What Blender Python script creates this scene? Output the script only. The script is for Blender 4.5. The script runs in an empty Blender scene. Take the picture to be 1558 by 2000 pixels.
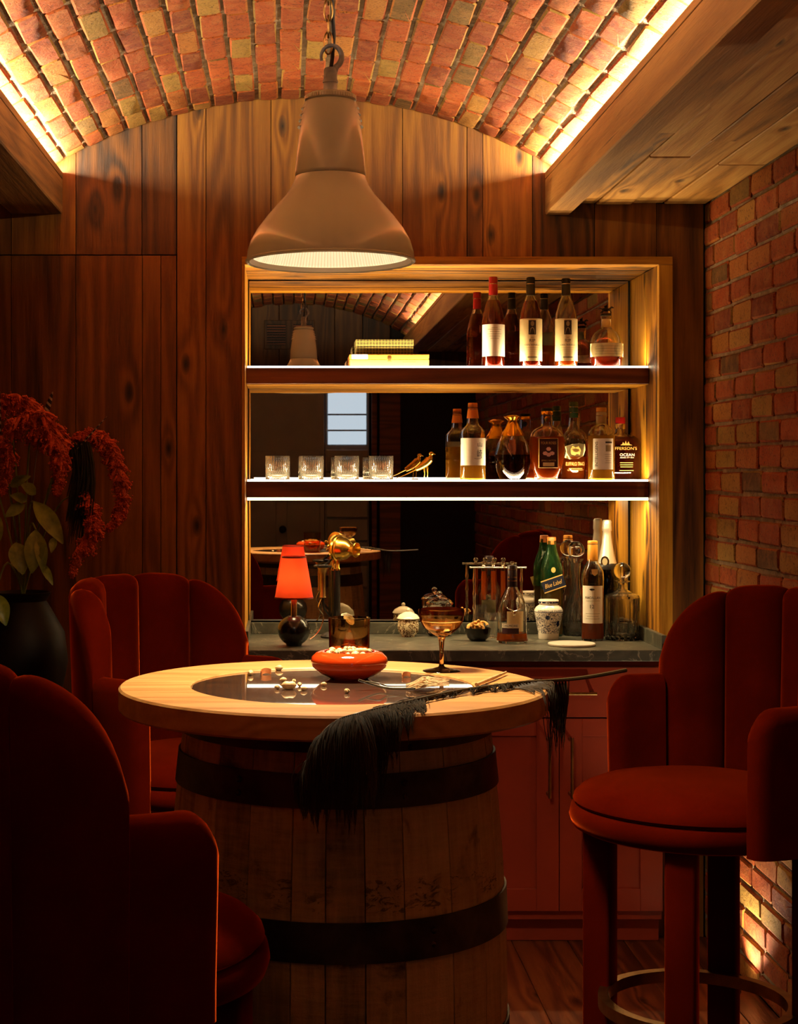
import bpy, bmesh, math, random
from mathutils import Vector, Matrix, Quaternion
random.seed(7)
PI = math.pi
sc = bpy.context.scene
COL = sc.collection

# ------------------------------------------------------------------ camera, world, exposure, large lights
F, CX, CY, H = 3150.0, 560.0, 925.0, 1.58          # focal length and vanishing point in pixels, eye height in metres
cam_d = bpy.data.cameras.new('camera')
cam_d.sensor_width = 36.0; cam_d.sensor_fit = 'AUTO'
cam_d.lens = F / 2000.0 * 36.0
cam_d.shift_x = (779.0 - CX) / 2000.0
cam_d.shift_y = (CY - 1000.0) / 2000.0
cam_d.clip_start = 0.05
cam = bpy.data.objects.new('camera', cam_d); COL.objects.link(cam)
cam.location = (0, 0, H); cam.rotation_euler = (PI / 2, 0, 0)
sc.camera = cam
sc.view_settings.view_transform = 'Standard'
sc.view_settings.look = 'None'
sc.view_settings.exposure = 0.25
sc.view_settings.gamma = 1.0
sc.view_settings.use_curve_mapping = False
world = bpy.data.worlds.new('world'); sc.world = world
world.use_nodes = True
world.node_tree.nodes['Background'].inputs['Color'].default_value = (0.25, 0.4, 0.7, 1)
world.node_tree.nodes['Background'].inputs['Strength'].default_value = 0.0
sc.cycles.sample_clamp_indirect = 4.0
sc.cycles.max_bounces = 10
sc.cycles.diffuse_bounces = 3
sc.cycles.glossy_bounces = 4
sc.cycles.transmission_bounces = 8
sc.cycles.transparent_max_bounces = 8
sc.cycles.use_adaptive_sampling = True
sc.cycles.adaptive_threshold = 0.08
sc.cycles.adaptive_min_samples = 16

WARM = (1.0, 0.86, 0.58)
SHELFC = (1.0, 0.73, 0.36)
LAMPC = (1.0, 0.82, 0.54)
def area(name, loc, direction, sx, sy, power, color=WARM, spread=180, roll=None):
    d = bpy.data.lights.new(name, 'AREA'); d.shape = 'RECTANGLE'
    d.size = sx; d.size_y = sy; d.energy = power; d.color = color
    d.spread = math.radians(spread)
    o = bpy.data.objects.new(name, d); COL.objects.link(o)
    z = -Vector(direction).normalized()
    x = Vector(roll if roll else (1, 0, 0)); x = (x - z * x.dot(z)).normalized()
    y = z.cross(x)
    m = Matrix((x, y, z)).transposed().to_4x4(); m.translation = Vector(loc)
    o.matrix_world = m
    return o

YW, YM, YE = 5.5, 5.92, -0.35         # plank wall, mirror, wall behind the camera
# LED runs hidden behind the lips of both beams, grazing the vault
P_COVE, P_SHELF = 66.0, 11.5
area('cove_light_right', (0.899, 3.03, 2.607), (-0.80, 0, 0.60), 4.9, 0.012, P_COVE, roll=(0, 1, 0))
area('cove_light_left', (-0.784, 3.03, 2.607), (0.80, 0, 0.60), 4.9, 0.012, P_COVE, roll=(0, 1, 0))
# LED runs let into the front edges of the shelves
area('shelf_light_upper', (0.565, 5.652, 1.9595), (0, 0.25, 1), 1.38, 0.010, P_SHELF, SHELFC)
area('shelf_light_lower', (0.565, 5.652, 1.5630), (0, 0.25, 1), 1.38, 0.010, P_SHELF, SHELFC)
area('shelf_light_under', (0.565, 5.653, 1.4855), (0, 0.15, -1), 1.38, 0.010, P_SHELF * 0.9, SHELFC)

# ------------------------------------------------------------------ helpers
def W(px, py, Y):
    return Vector(((px - CX) * Y / F, Y, H - (py - CY) * Y / F))
def lin(c):
    return tuple((x / 12.92 if x <= 0.04045 else ((x + 0.055) / 1.055) ** 2.4) for x in c)
def hexc(s):
    return lin(tuple(int(s[i:i + 2], 16) / 255 for i in (0, 2, 4)))

class MB:
    def __init__(self): self.v = []; self.f = []
    def add(self, vs, fs, mtx=None):
        b = len(self.v)
        self.v += [tuple(mtx @ Vector(p)) for p in vs] if mtx is not None else [tuple(p) for p in vs]
        self.f += [tuple(i + b for i in q) for q in fs]
        return self
    def box(self, x0, x1, y0, y1, z0, z1, bev=0.0, mtx=None, seg=1):
        if bev <= 0:
            vs = [(x, y, z) for z in (z0, z1) for y in (y0, y1) for x in (x0, x1)]
            fs = [(0, 2, 3, 1), (4, 5, 7, 6), (0, 1, 5, 4), (2, 6, 7, 3), (0, 4, 6, 2), (1, 3, 7, 5)]
            return self.add(vs, fs, mtx)
        bm = bmesh.new()
        bmesh.ops.create_cube(bm, size=1.0)
        for v in bm.verts:
            v.co = Vector(((x0 + x1) / 2 + v.co.x * (x1 - x0), (y0 + y1) / 2 + v.co.y * (y1 - y0), (z0 + z1) / 2 + v.co.z * (z1 - z0)))
        bmesh.ops.bevel(bm, geom=list(bm.edges), offset=bev, segments=seg, profile=0.5, affect='EDGES')
        bm.verts.index_update()
        self.add([v.co.copy() for v in bm.verts], [[v.index for v in f.verts] for f in bm.faces], mtx)
        bm.free(); return self
    def lathe(self, prof, n=32, sec=None, mtx=None, a0=0.0, a1=2 * PI):
        full = abs((a1 - a0) - 2 * PI) < 1e-6
        m = n if full else n + 1
        vs, rows = [], []
        for (r, z) in prof:
            if r < 1e-6:
                rows.append([len(vs)] * m); vs.append((0, 0, z))
            else:
                row = []
                for i in range(m):
                    a = a0 + (a1 - a0) * i / n
                    k = sec(a, z) if sec else 1.0
                    if isinstance(k, tuple): x, y = r * k[0], r * k[1]
                    else: x, y = r * k * math.cos(a), r * k * math.sin(a)
                    row.append(len(vs)); vs.append((x, y, z))
                rows.append(row)
        fs = []
        for j in range(len(rows) - 1):
            A, B = rows[j], rows[j + 1]
            for i in range(m if full else m - 1):
                i2 = (i + 1) % m
                q = [A[i], A[i2], B[i2], B[i]]
                u = []
                for t in q:
                    if t not in u: u.append(t)
                if len(u) >= 3: fs.append(u)
        return self.add(vs, fs, mtx)
    def tube(self, pts, r, n=8, cap=True, flat=1.0):
        pts = [Vector(p) for p in pts]; N = len(pts)
        rs = r if isinstance(r, (list, tuple)) else [r] * N
        t0 = (pts[1] - pts[0]).normalized()
        up = Vector((0, 0, 1)) if abs(t0.z) < 0.9 else Vector((0, 1, 0))
        nrm = (up - t0 * up.dot(t0)).normalized()
        vs, fs = [], []
        for i, p in enumerate(pts):
            t = (pts[min(i + 1, N - 1)] - pts[max(i - 1, 0)])
            if t.length < 1e-9: t = t0
            t = t.normalized()
            nrm = (nrm - t * nrm.dot(t))
            nrm = nrm.normalized() if nrm.length > 1e-6 else t.orthogonal().normalized()
            b = t.cross(nrm)
            for k in range(n):
                a = 2 * PI * k / n
                vs.append(p + (nrm * math.cos(a) * flat + b * math.sin(a)) * rs[i])
        for i in range(N - 1):
            for k in range(n):
                k2 = (k + 1) % n
                fs.append((i * n + k, i * n + k2, (i + 1) * n + k2, (i + 1) * n + k))
        if cap:
            fs.append(tuple(range(n))[::-1]); fs.append(tuple((N - 1) * n + k for k in range(n)))
        return self.add(vs, fs)
    def ball(self, c, r, n=12, m=8, s=(1, 1, 1), mtx=None):
        prof = [(r * math.sin(PI * j / m), -r * math.cos(PI * j / m)) for j in range(m + 1)]
        prof[0] = (0, -r); prof[-1] = (0, r)
        M = Matrix.Translation(Vector(c)) @ (mtx if mtx is not None else Matrix.Identity(4)) @ Matrix.Diagonal((s[0], s[1], s[2], 1))
        return self.lathe(prof, n, mtx=M)
    def mesh(self, name, smooth=True, ang=40):
        me = bpy.data.meshes.new(name); me.from_pydata(self.v, [], self.f); me.update()
        bm = bmesh.new(); bm.from_mesh(me)
        bmesh.ops.recalc_face_normals(bm, faces=bm.faces); bm.to_mesh(me); bm.free()
        if smooth:
            me.shade_smooth(); me.set_sharp_from_angle(angle=math.radians(ang))
        return me
    def build(self, name, material, parent=None, smooth=True, ang=40, loc=None):
        return link(name, self.mesh(name, smooth, ang), material, parent, loc)

def link(name, me, material=None, parent=None, loc=None):
    o = bpy.data.objects.new(name, me); COL.objects.link(o)
    if material is not None and me is not None and not me.materials: me.materials.append(material)
    if parent is not None: o.parent = parent
    if loc is not None: o.location = loc
    return o
def tag(o, label, cat=None, group=None, kind=None):
    o['label'] = label
    if cat: o['category'] = cat
    if group: o['group'] = group
    if kind: o['kind'] = kind
    return o
def thing(name, label, cat, loc=(0, 0, 0), rz=0.0, group=None):
    o = bpy.data.objects.new(name, None); COL.objects.link(o)
    o.empty_display_size = 0.05
    o.location = loc; o.rotation_euler = (0, 0, rz)
    return tag(o, label, cat, group)
def copy_tree(o, parent=None):
    c = o.copy(); COL.objects.link(c); c.parent = parent
    for ch in [x for x in o.children]: copy_tree(ch, c)
    return c

# all lettering is turned into flat meshes once, up front
TEXTS = ['OLD', 'RIP', 'VAN WINKLE', '\u5c71', '\u5d0e', 'FOUR ROSES', 'SMALL BATCH', 'BUFFALO TRACE', 'INTELLIGENS',
         "JEFFERSON'S", 'OCEAN', 'AGED AT SEA', 'DALMORE', 'Blue Label', 'MACALLAN', '12', 'AMARENA FABBRI']
TXT = {}
def make_texts():
    tmp = []
    for s in TEXTS:
        cu = bpy.data.curves.new('t', 'FONT'); cu.body = s; cu.size = 1.0; cu.align_x = 'CENTER'; cu.align_y = 'CENTER'
        cu.resolution_u = 3
        o = bpy.data.objects.new('t', cu); COL.objects.link(o); tmp.append((s, o))
    bpy.context.view_layer.update()
    dg = bpy.context.evaluated_depsgraph_get()
    for s, o in tmp:
        me = bpy.data.meshes.new_from_object(o.evaluated_get(dg))
        vs = [v.co.copy() for v in me.vertices]; fs = [tuple(p.vertices) for p in me.polygons]
        if vs:
            xs = [v.x for v in vs]; ys = [v.y for v in vs]
            w, h = max(xs) - min(xs), max(ys) - min(ys); mx, my = (max(xs) + min(xs)) / 2, (max(ys) + min(ys)) / 2
            TXT[s] = ([((v.x - mx), (v.y - my)) for v in vs], fs, w, h)
        bpy.data.meshes.remove(me)
    for s, o in tmp:
        cu = o.data; bpy.data.objects.remove(o); bpy.data.curves.remove(cu)
make_texts()
def wrap_pt(x, z, R, off, yflat):
    if R is None: return (x, yflat - off, z)
    return ((R + off) * math.sin(x / R), -(R + off) * math.cos(x / R), z)
def text(parent, s, width, zc, R, mt, xc=0.0, height=None, rot=0.0, off=0.0012, yflat=0.0, name='lettering', slant=0.0):
    if s not in TXT: return None
    vs, fs, w, h = TXT[s]
    kx = width / w; ky = (height / h) if height else kx
    out = []
    for (x, y) in vs:
        X, Z = x * kx, y * ky
        X += slant * Z
        c, sn = math.cos(rot), math.sin(rot)
        X, Z = X * c - Z * sn, X * sn + Z * c
        out.append(wrap_pt(X + xc, Z + zc, R, off, yflat))
    mb = MB(); mb.add(out, fs)
    return mb.build(name, mt, parent, smooth=False)
def patch(parent, name, mt, w, z0, z1, R, xc=0.0, off=0.0006, yflat=0.0, n=14, shape=None, rot=0.0, zc=0.0, smooth=True):
    mb = MB(); vs = []; fs = []
    if shape is None:
        m = max(2, int((z1 - z0) / 0.01) + 1)
        for j in range(m + 1):
            for i in range(n + 1):
                X, Z = -w / 2 + w * i / n, z0 + (z1 - z0) * j / m
                if rot:
                    c, s = math.cos(rot), math.sin(rot); Zr = Z - zc
                    X, Z = X * c - Zr * s, zc + X * s + Zr * c
                vs.append(wrap_pt(X + xc, Z, R, off, yflat))
        for j in range(m):
            for i in range(n):
                a = j * (n + 1) + i; fs.append((a, a + 1, a + n + 2, a + n + 1))
    else:
        vs = [wrap_pt(x + xc, z + z0, R, off, yflat) for (x, z) in shape]
        fs = [tuple(range(len(vs)))]
    mb.add(vs, fs)
    return mb.build(name, mt, parent, smooth=smooth)
# ------------------------------------------------------------------ materials
class NT:
    def __init__(self, name):
        self.m = bpy.data.materials.new(name); self.m.use_nodes = True
        self.t = self.m.node_tree; self.b = self.t.nodes['Principled BSDF']
    def n(self, typ, **kw):
        nd = self.t.nodes.new(typ)
        for k, v in kw.items(): setattr(nd, k, v)
        return nd
    def l(self, a, b): self.t.links.new(a, b)
    def val(self, sock, v): sock.default_value = v
    def math(self, op, a, b=None, clamp=False):
        nd = self.n('ShaderNodeMath', operation=op, use_clamp=clamp)
        for i, x in enumerate((a, b)):
            if x is None: continue
            if isinstance(x, (int, float)): nd.inputs[i].default_value = x
            else: self.l(x, nd.inputs[i])
        return nd.outputs[0]
    def vmath(self, op, a, b):
        nd = self.n('ShaderNodeVectorMath', operation=op)
        for i, x in enumerate((a, b)):
            if isinstance(x, (tuple, list)): nd.inputs[i].default_value = x
            else: self.l(x, nd.inputs[i])
        return nd.outputs[0]
    def noise(self, vec, scale, detail=4, rough=0.55, dist=0.0):
        nd = self.n('ShaderNodeTexNoise'); self.l(vec, nd.inputs['Vector'])
        nd.inputs['Scale'].default_value = scale; nd.inputs['Detail'].default_value = detail
        nd.inputs['Roughness'].default_value = rough; nd.inputs['Distortion'].default_value = dist
        return nd.outputs['Fac']
    def ramp(self, fac, stops, interp='LINEAR'):
        nd = self.n('ShaderNodeValToRGB'); self.l(fac, nd.inputs['Fac'])
        cr = nd.color_ramp; cr.interpolation = interp
        while len(cr.elements) < len(stops): cr.elements.new(0.5)
        for e, (p, c) in zip(cr.elements, stops):
            e.position = p; e.color = (c if isinstance(c, (tuple, list)) else (c, c, c))[:3] + (1,) if isinstance(c, (tuple, list)) else (c, c, c, 1)
        return nd.outputs['Color']
    def mix(self, fac, a, b, mode='MIX'):
        nd = self.n('ShaderNodeMix', data_type='RGBA', blend_type=mode)
        ins = [s for s in nd.inputs if s.enabled or True]
        f_, a_, b_ = nd.inputs[0], nd.inputs[6], nd.inputs[7]
        for s, x in ((f_, fac), (a_, a), (b_, b)):
            if isinstance(x, (int, float)): s.default_value = x
            elif isinstance(x, (tuple, list)): s.default_value = tuple(x[:3]) + (1,)
            else: self.l(x, s)
        return nd.outputs[2]
    def bump(self, h, strength, dist=0.01):
        nd = self.n('ShaderNodeBump'); self.l(h, nd.inputs['Height'])
        nd.inputs['Strength'].default_value = strength; nd.inputs['Distance'].default_value = dist
        self.l(nd.outputs['Normal'], self.b.inputs['Normal'])
    def obj_vec(self, rnd=37.0):
        tc = self.n('ShaderNodeTexCoord'); oi = self.n('ShaderNodeObjectInfo')
        r = self.math('MULTIPLY', oi.outputs['Random'], rnd)
        cx = self.n('ShaderNodeCombineXYZ')
        for i in range(3): self.l(r, cx.inputs[i])
        return self.vmath('ADD', tc.outputs['Object'], cx.outputs[0]), oi.outputs['Random']

def setp(b, **kw):
    for k, v in kw.items():
        k = k.replace('_', ' ')
        if k in b.inputs:
            b.inputs[k].default_value = (tuple(v) + (1,)) if isinstance(v, (tuple, list)) and len(v) == 3 else v
def mat(name, col=(0.8, 0.8, 0.8), rough=0.5, metal=0.0, **kw):
    t = NT(name); setp(t.b, Base_Color=col, Roughness=rough, Metallic=metal, **kw)
    return t.m
def emis(name, col, strength):
    t = NT(name); setp(t.b, Base_Color=(0, 0, 0), Roughness=0.5, Emission_Color=col, Emission_Strength=strength)
    return t.m
def glass(name, col=(1, 1, 1), rough=0.0, ior=1.45, **kw):
    t = NT(name); setp(t.b, Base_Color=col, Roughness=rough, IOR=ior, Transmission_Weight=1.0, **kw)
    return t.m

def spirit(name, col, ior=1.36, dif=0.3, dcol=None, gl=None):
    # clear liquid or crystal with a little scattering in it, so light from the shelf edge glows in the body
    t = NT(name); setp(t.b, Base_Color=col, Roughness=0.0, IOR=ior, Transmission_Weight=1.0)
    tr = t.n('ShaderNodeBsdfTranslucent'); tr.inputs['Color'].default_value = (*(dcol or col), 1)
    df = t.n('ShaderNodeBsdfDiffuse'); df.inputs['Color'].default_value = (*(dcol or col), 1)
    m1 = t.n('ShaderNodeMixShader'); m1.inputs[0].default_value = 0.5; t.l(df.outputs[0], m1.inputs[1]); t.l(tr.outputs[0], m1.inputs[2])
    m2 = t.n('ShaderNodeMixShader'); m2.inputs[0].default_value = dif; t.l(t.b.outputs[0], m2.inputs[1]); t.l(m1.outputs[0], m2.inputs[2])
    t.l(m2.outputs[0], t.t.nodes['Material Output'].inputs['Surface']); return t.m
def wood(name, dark, mid, light, axis='z', rough=0.55, knots=True, scale=1.0, bumpy=0.35, var=0.45, ring=0.5, spec=0.4, flat=None, kfreq=5.0, lo=0.12, hi=0.95):
    t = NT(name)
    vec, rnd = t.obj_vec()
    k = {'x': (0.06, 1, 1), 'y': (1, 0.06, 1), 'z': (1, 1, 0.06)}[axis]
    k = tuple(c * scale for c in k)
    st = t.vmath('MULTIPLY', vec, k)
    low = t.noise(st, 5.0, 2, 0.5, 0.3)
    fine = t.noise(st, 60.0, 5, 0.65, 0.2)
    vfine = t.noise(st, 170.0, 3, 0.6, 0.0)
    kz = tuple((c if c > 0.5 * scale else 0.42 * scale) for c in k)
    kv = t.vmath('MULTIPLY', vec, kz)
    kn = t.n('ShaderNodeTexVoronoi')
    if flat is not None:
        kn.voronoi_dimensions = '2D'; s3 = t.n('ShaderNodeSeparateXYZ'); t.l(kv, s3.inputs[0]); c3 = t.n('ShaderNodeCombineXYZ')
        for i3, a3 in enumerate([q for q in 'XYZ' if q.lower() != flat]): t.l(s3.outputs[a3], c3.inputs[i3])
        kv = c3.outputs[0]; t.l(kv, kn.inputs['Vector']); kn.inputs['Scale'].default_value = kfreq
    dist = kn.outputs['Distance']
    sep = t.n('ShaderNodeSeparateColor'); t.l(kn.outputs['Color'], sep.inputs[0])
    on = t.math('GREATER_THAN', sep.outputs[0], 0.45 if knots else 2.0)
    nd = t.math('SUBTRACT', 1.0, t.math('MULTIPLY', dist, 12.0), clamp=True)       # 1 at the knot's heart
    knot = t.math('MULTIPLY', on, nd)
    warp = t.math('SUBTRACT', 1.0, t.math('MULTIPLY', dist, 3.0), clamp=True)
    warp = t.math('MULTIPLY', t.math('MULTIPLY', warp, warp), on)
    ph = t.math('ADD', t.math('MULTIPLY', low, 75.0), t.math('MULTIPLY', warp, 9.0))
    rings = t.math('ADD', t.math('MULTIPLY', t.math('SINE', ph), 0.5), 0.5)
    g = t.math('ADD', t.math('MULTIPLY', fine, 1.0 - ring), t.math('MULTIPLY', rings, ring))
    g = t.math('ADD', t.math('MULTIPLY', g, 0.8), t.math('MULTIPLY', vfine, 0.25))
    blot = t.noise(t.vmath('MULTIPLY', vec, tuple(max(c, 0.3 * scale) for c in k)), 3.0, 4, 0.6, 0.5)
    g = t.math('ADD', g, t.math('MULTIPLY', t.math('SUBTRACT', blot, 0.5), 0.55))
    g = t.math('ADD', g, t.math('MULTIPLY', t.math('SUBTRACT', rnd, 0.5), var))
    col = t.ramp(g, [(lo, dark), (0.5, mid), (hi, light)])
    kk = t.math('MULTIPLY', t.math('POWER', knot, 0.6), 1.0, clamp=True)
    col = t.mix(kk, col, tuple(c * 0.22 for c in dark))
    t.l(col, t.b.inputs['Base Color'])
    rr = t.math('ADD', t.math('MULTIPLY', fine, 0.25), rough - 0.12)
    t.l(rr, t.b.inputs['Roughness'])
    t.b.inputs['Specular IOR Level'].default_value = spec
    hgt = t.math('SUBTRACT', t.math('ADD', t.math('MULTIPLY', vfine, 0.5), t.math('MULTIPLY', fine, 0.8)), knot)
    t.bump(hgt, bumpy, 0.004)
    return t.m

def brick_mat(name='brick_clay', sat=1.0):
    t = NT(name)
    vec, rnd = t.obj_vec(51.0)
    geo = t.n('ShaderNodeNewGeometry')
    r = t.math('FRACT', t.math('ADD', t.math('MULTIPLY', rnd, 7.13), t.math('MULTIPLY', geo.outputs['Random Per Island'], 3.7)))
    base = t.ramp(r, [(0.0, hexc('722f0f')), (0.22, hexc('96400f')), (0.42, hexc('a04a16')), (0.60, hexc('82360f')),
                      (0.74, hexc('a05c1c')), (0.86, hexc('98742e')), (1.0, hexc('5a3a16'))])
    big = t.noise(vec, 22.0, 4, 0.6, 0.6)
    fine = t.noise(vec, 130.0, 5, 0.7, 0.2)
    streak = t.noise(t.vmath('MULTIPLY', vec, (1, 1, 5)), 30.0, 4, 0.6)
    c = t.mix(t.ramp(big, [(0.45, 0.0), (0.80, 0.55)]), base, hexc('a8703a'))
    c = t.mix(t.ramp(big, [(0.22, 0.7), (0.42, 0.0)]), c, hexc('4a2212'))
    c = t.mix(t.ramp(fine, [(0.32, 0.9), (0.46, 0.0)]), c, hexc('2c1810'))
    c = t.mix(t.ramp(fine, [(0.66, 0.0), (0.80, 0.4)]), c, hexc('b88e50'))
    t.l(c, t.b.inputs['Base Color']); t.b.inputs['Roughness'].default_value = 0.88
    t.b.inputs['Specular IOR Level'].default_value = 0.25
    t.bump(t.math('ADD', t.math('MULTIPLY', big, 1.0), t.math('MULTIPLY', fine, 0.6)), 0.85, 0.005)
    return t.m
def mortar_mat():
    t = NT('mortar'); tc = t.n('ShaderNodeTexCoord'); v = tc.outputs['Object']
    a = t.noise(v, 18, 5, 0.65); b = t.noise(v, 120, 3, 0.6)
    t.l(t.ramp(a, [(0.3, hexc('6e5a44')), (0.55, hexc('947a5c')), (0.75, hexc('b89e7a'))]), t.b.inputs['Base Color'])
    t.b.inputs['Roughness'].default_value = 0.95
    t.bump(t.math('ADD', a, b), 0.8, 0.01)
    return t.m
def stone_mat():
    t = NT('dark_stone'); tc = t.n('ShaderNodeTexCoord'); v = tc.outputs['Object']
    a = t.noise(v, 7, 6, 0.65, 1.4); b = t.noise(t.vmath('MULTIPLY', v, (1, 1.6, 1)), 3.2, 5, 0.6, 2.2)
    vein = t.math('ABSOLUTE', t.math('SUBTRACT', b, 0.5))
    c = t.ramp(a, [(0.3, hexc('32332c')), (0.7, hexc('5a594c'))])
    c = t.mix(t.ramp(vein, [(0.0, 0.55), (0.012, 0.0)]), c, hexc('a89f88'))
    t.l(c, t.b.inputs['Base Color'])
    t.b.inputs['Roughness'].default_value = 0.36
    t.bump(a, 0.05, 0.003)
    return t.m
def velvet_mat():
    t = NT('rust_velvet'); vec, rnd = t.obj_vec(9.0)
    a = t.noise(vec, 7, 3, 0.5, 0.4); b = t.noise(vec, 900, 2, 0.5)
    t.l(t.ramp(a, [(0.3, hexc('420801')), (0.7, hexc('500d02'))]), t.b.inputs['Base Color'])
    setp(t.b, Roughness=0.85, Sheen_Weight=1.0, Sheen_Roughness=0.30, Sheen_Tint=(1.0, 0.11, 0.012), Specular_IOR_Level=0.0)
    t.bump(t.math('ADD', t.math('MULTIPLY', b, 0.4), a), 0.12, 0.003)
    return t.m
def noisy(name, c0, c1, scale, rough, bump=0.1, metal=0.0, **kw):
    t = NT(name); vec, rnd = t.obj_vec(5.0)
    a = t.noise(vec, scale, 5, 0.6, 0.3)
    t.l(t.ramp(a, [(0.3, c0), (0.7, c1)]), t.b.inputs['Base Color'])
    setp(t.b, Roughness=rough, Metallic=metal, **kw)
    if bump: t.bump(a, bump, 0.004)
    return t.m
def stave_mat():
    t = NT('barrel_oak'); vec, rnd = t.obj_vec(13.0)
    st = t.vmath('MULTIPLY', vec, (1, 1, 0.08)); hz = t.vmath('MULTIPLY', vec, (0.35, 0.35, 3.0))
    f = t.noise(st, 60, 5, 0.65); saw = t.noise(hz, 34, 4, 0.7); big = t.noise(vec, 9, 5, 0.65, 0.5); fine = t.noise(vec, 120, 4, 0.7)
    g = t.math('ADD', t.math('ADD', t.math('MULTIPLY', f, 0.5), t.math('MULTIPLY', saw, 0.3)), t.math('MULTIPLY', big, 0.35))
    g = t.math('ADD', g, t.math('MULTIPLY', t.math('SUBTRACT', rnd, 0.5), 0.30))
    c = t.ramp(g, [(0.30, hexc('665232')), (0.58, hexc('b8965c')), (0.85, hexc('d8b87a'))])
    c = t.mix(t.ramp(big, [(0.28, 0.85), (0.40, 0.0)]), c, hexc('24160c'))
    tc = t.n('ShaderNodeTexCoord'); sp = t.n('ShaderNodeSeparateXYZ'); t.l(tc.outputs['Object'], sp.inputs[0])
    z = sp.outputs['Z']                                   # worn stencil band above the middle hoop
    band = t.math('MULTIPLY', t.math('GREATER_THAN', z, 0.805), t.math('LESS_THAN', z, 0.865))
    c = t.mix(t.math('MULTIPLY', band, 0.2), c, hexc('b98e50'))
    ink = t.ramp(t.noise(t.vmath('MULTIPLY', vec, (1.0, 1.0, 2.2)), 34, 3, 0.75, 1.5), [(0.52, 0.0), (0.60, 0.75)])
    ink = t.math('MULTIPLY', ink, t.ramp(t.noise(vec, 11, 2, 0.5), [(0.45, 0.0), (0.6, 1.0)]))
    c = t.mix(t.math('MULTIPLY', band, ink), c, hexc('1c100a'))
    t.l(c, t.b.inputs['Base Color']); t.b.inputs['Roughness'].default_value = 0.62
    t.bump(t.math('ADD', f, t.math('ADD', saw, fine)), 0.4, 0.004)
    return t.m
def check_mat():
    t = NT('gold_check_cloth'); tc = t.n('ShaderNodeTexCoord')
    br = t.n('ShaderNodeTexBrick'); br.offset = 0.0; t.l(t.vmath('MULTIPLY', tc.outputs['Object'], (1, 1, 1)), br.inputs['Vector'])
    sp = t.n('ShaderNodeSeparateXYZ'); t.l(tc.outputs['Object'], sp.inputs[0])
    def lines(s):
        f = t.math('FRACT', t.math('MULTIPLY', s, 90.0)); return t.math('LESS_THAN', f, 0.14)
    g = t.math('MAXIMUM', lines(sp.outputs['X']), t.math('MAXIMUM', lines(sp.outputs['Y']), lines(sp.outputs['Z'])))
    t.t.nodes.remove(br)
    n = t.noise(tc.outputs['Object'], 300, 3)
    c = t.ramp(n, [(0.35, hexc('2a260a')), (0.65, hexc('4a4410'))])
    t.l(t.mix(g, c, hexc('8a7838')), t.b.inputs['Base Color']); t.b.inputs['Roughness'].default_value = 0.7
    return t.m
def jar_mat():
    t = NT('blue_flower_glaze'); tc = t.n('ShaderNodeTexCoord'); v = tc.outputs['Object']
    vo = t.n('ShaderNodeTexVoronoi'); t.l(v, vo.inputs['Vector']); vo.inputs['Scale'].default_value = 34
    n = t.noise(v, 95, 3, 0.6, 1.0)
    fl = t.math('LESS_THAN', vo.outputs['Distance'], 0.30)
    sp = t.n('ShaderNodeSeparateXYZ'); t.l(v, sp.inputs[0]); z = sp.outputs['Z']
    band = t.math('MULTIPLY', t.math('GREATER_THAN', z, 0.022), t.math('LESS_THAN', z, 0.094))
    vine = t.math('LESS_THAN', t.math('ABSOLUTE', t.math('SUBTRACT', n, 0.5)), 0.035)
    m = t.math('MULTIPLY', band, t.math('MAXIMUM', fl, vine))
    rim = t.math('LESS_THAN', t.math('ABSOLUTE', t.math('SUBTRACT', z, 0.097)), 0.0012)
    neck = t.math('MULTIPLY', t.math('LESS_THAN', t.math('ABSOLUTE', t.math('SUBTRACT', z, 0.131)), 0.003), t.math('GREATER_THAN', n, 0.48))
    m = t.math('MAXIMUM', m, t.math('MAXIMUM', rim, neck))
    t.l(t.mix(m, hexc('e6dfcf'), hexc('101a44')), t.b.inputs['Base Color']); t.b.inputs['Roughness'].default_value = 0.15
    return t.m
def floral_mat():
    t = NT('gold_scroll_glaze'); tc = t.n('ShaderNodeTexCoord'); v = tc.outputs['Object']
    n = t.noise(v, 60, 3, 0.6, 1.6); vine = t.math('LESS_THAN', t.math('ABSOLUTE', t.math('SUBTRACT', n, 0.5)), 0.06)
    t.l(t.mix(vine, hexc('d8c9a4'), hexc('5a3a18')), t.b.inputs['Base Color']); t.b.inputs['Roughness'].default_value = 0.15
    return t.m
def feather_stripe():
    t = NT('barred_feather'); tc = t.n('ShaderNodeTexCoord'); v = tc.outputs['Object']
    sp = t.n('ShaderNodeSeparateXYZ'); t.l(v, sp.inputs[0])
    f = t.math('FRACT', t.math('MULTIPLY', t.math('ADD', sp.outputs['Z'], sp.outputs['X']), 45.0))
    t.l(t.mix(t.math('LESS_THAN', f, 0.4), hexc('17100b'), hexc('b5a288')), t.b.inputs['Base Color']); t.b.inputs['Roughness'].default_value = 0.6
    return t.m

M = {}
M['plank'] = wood('wall_plank_wood', hexc('2a1604'), hexc('70410c'), hexc('a0691a'), 'z', 0.5, flat='y', ring=0.34, kfreq=5.0)
M['plank_dimmed'] = wood('dimmed_plank_wood', hexc('1a0e04'), hexc('4a2c0e'), hexc('6e4a1e'), 'z', 0.6, flat='y', ring=0.34)  # wall plank wood darkened, the end wall's dim light put into the colour
M['niche_v'] = wood('niche_wood_upright', hexc('3e2206'), hexc('a26a10'), hexc('cc962c'), 'z', 0.5, ring=0.25, flat='x', lo=0.28, hi=0.8)
M['niche_h'] = wood('niche_wood_flat', hexc('3e2206'), hexc('a26a10'), hexc('cc962c'), 'x', 0.5, ring=0.25, flat='z', lo=0.28, hi=0.8)
M['shelf'] = wood('shelf_wood', hexc('2c1206'), hexc('56290d'), hexc('7a4015'), 'x', 0.45, knots=False)
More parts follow.
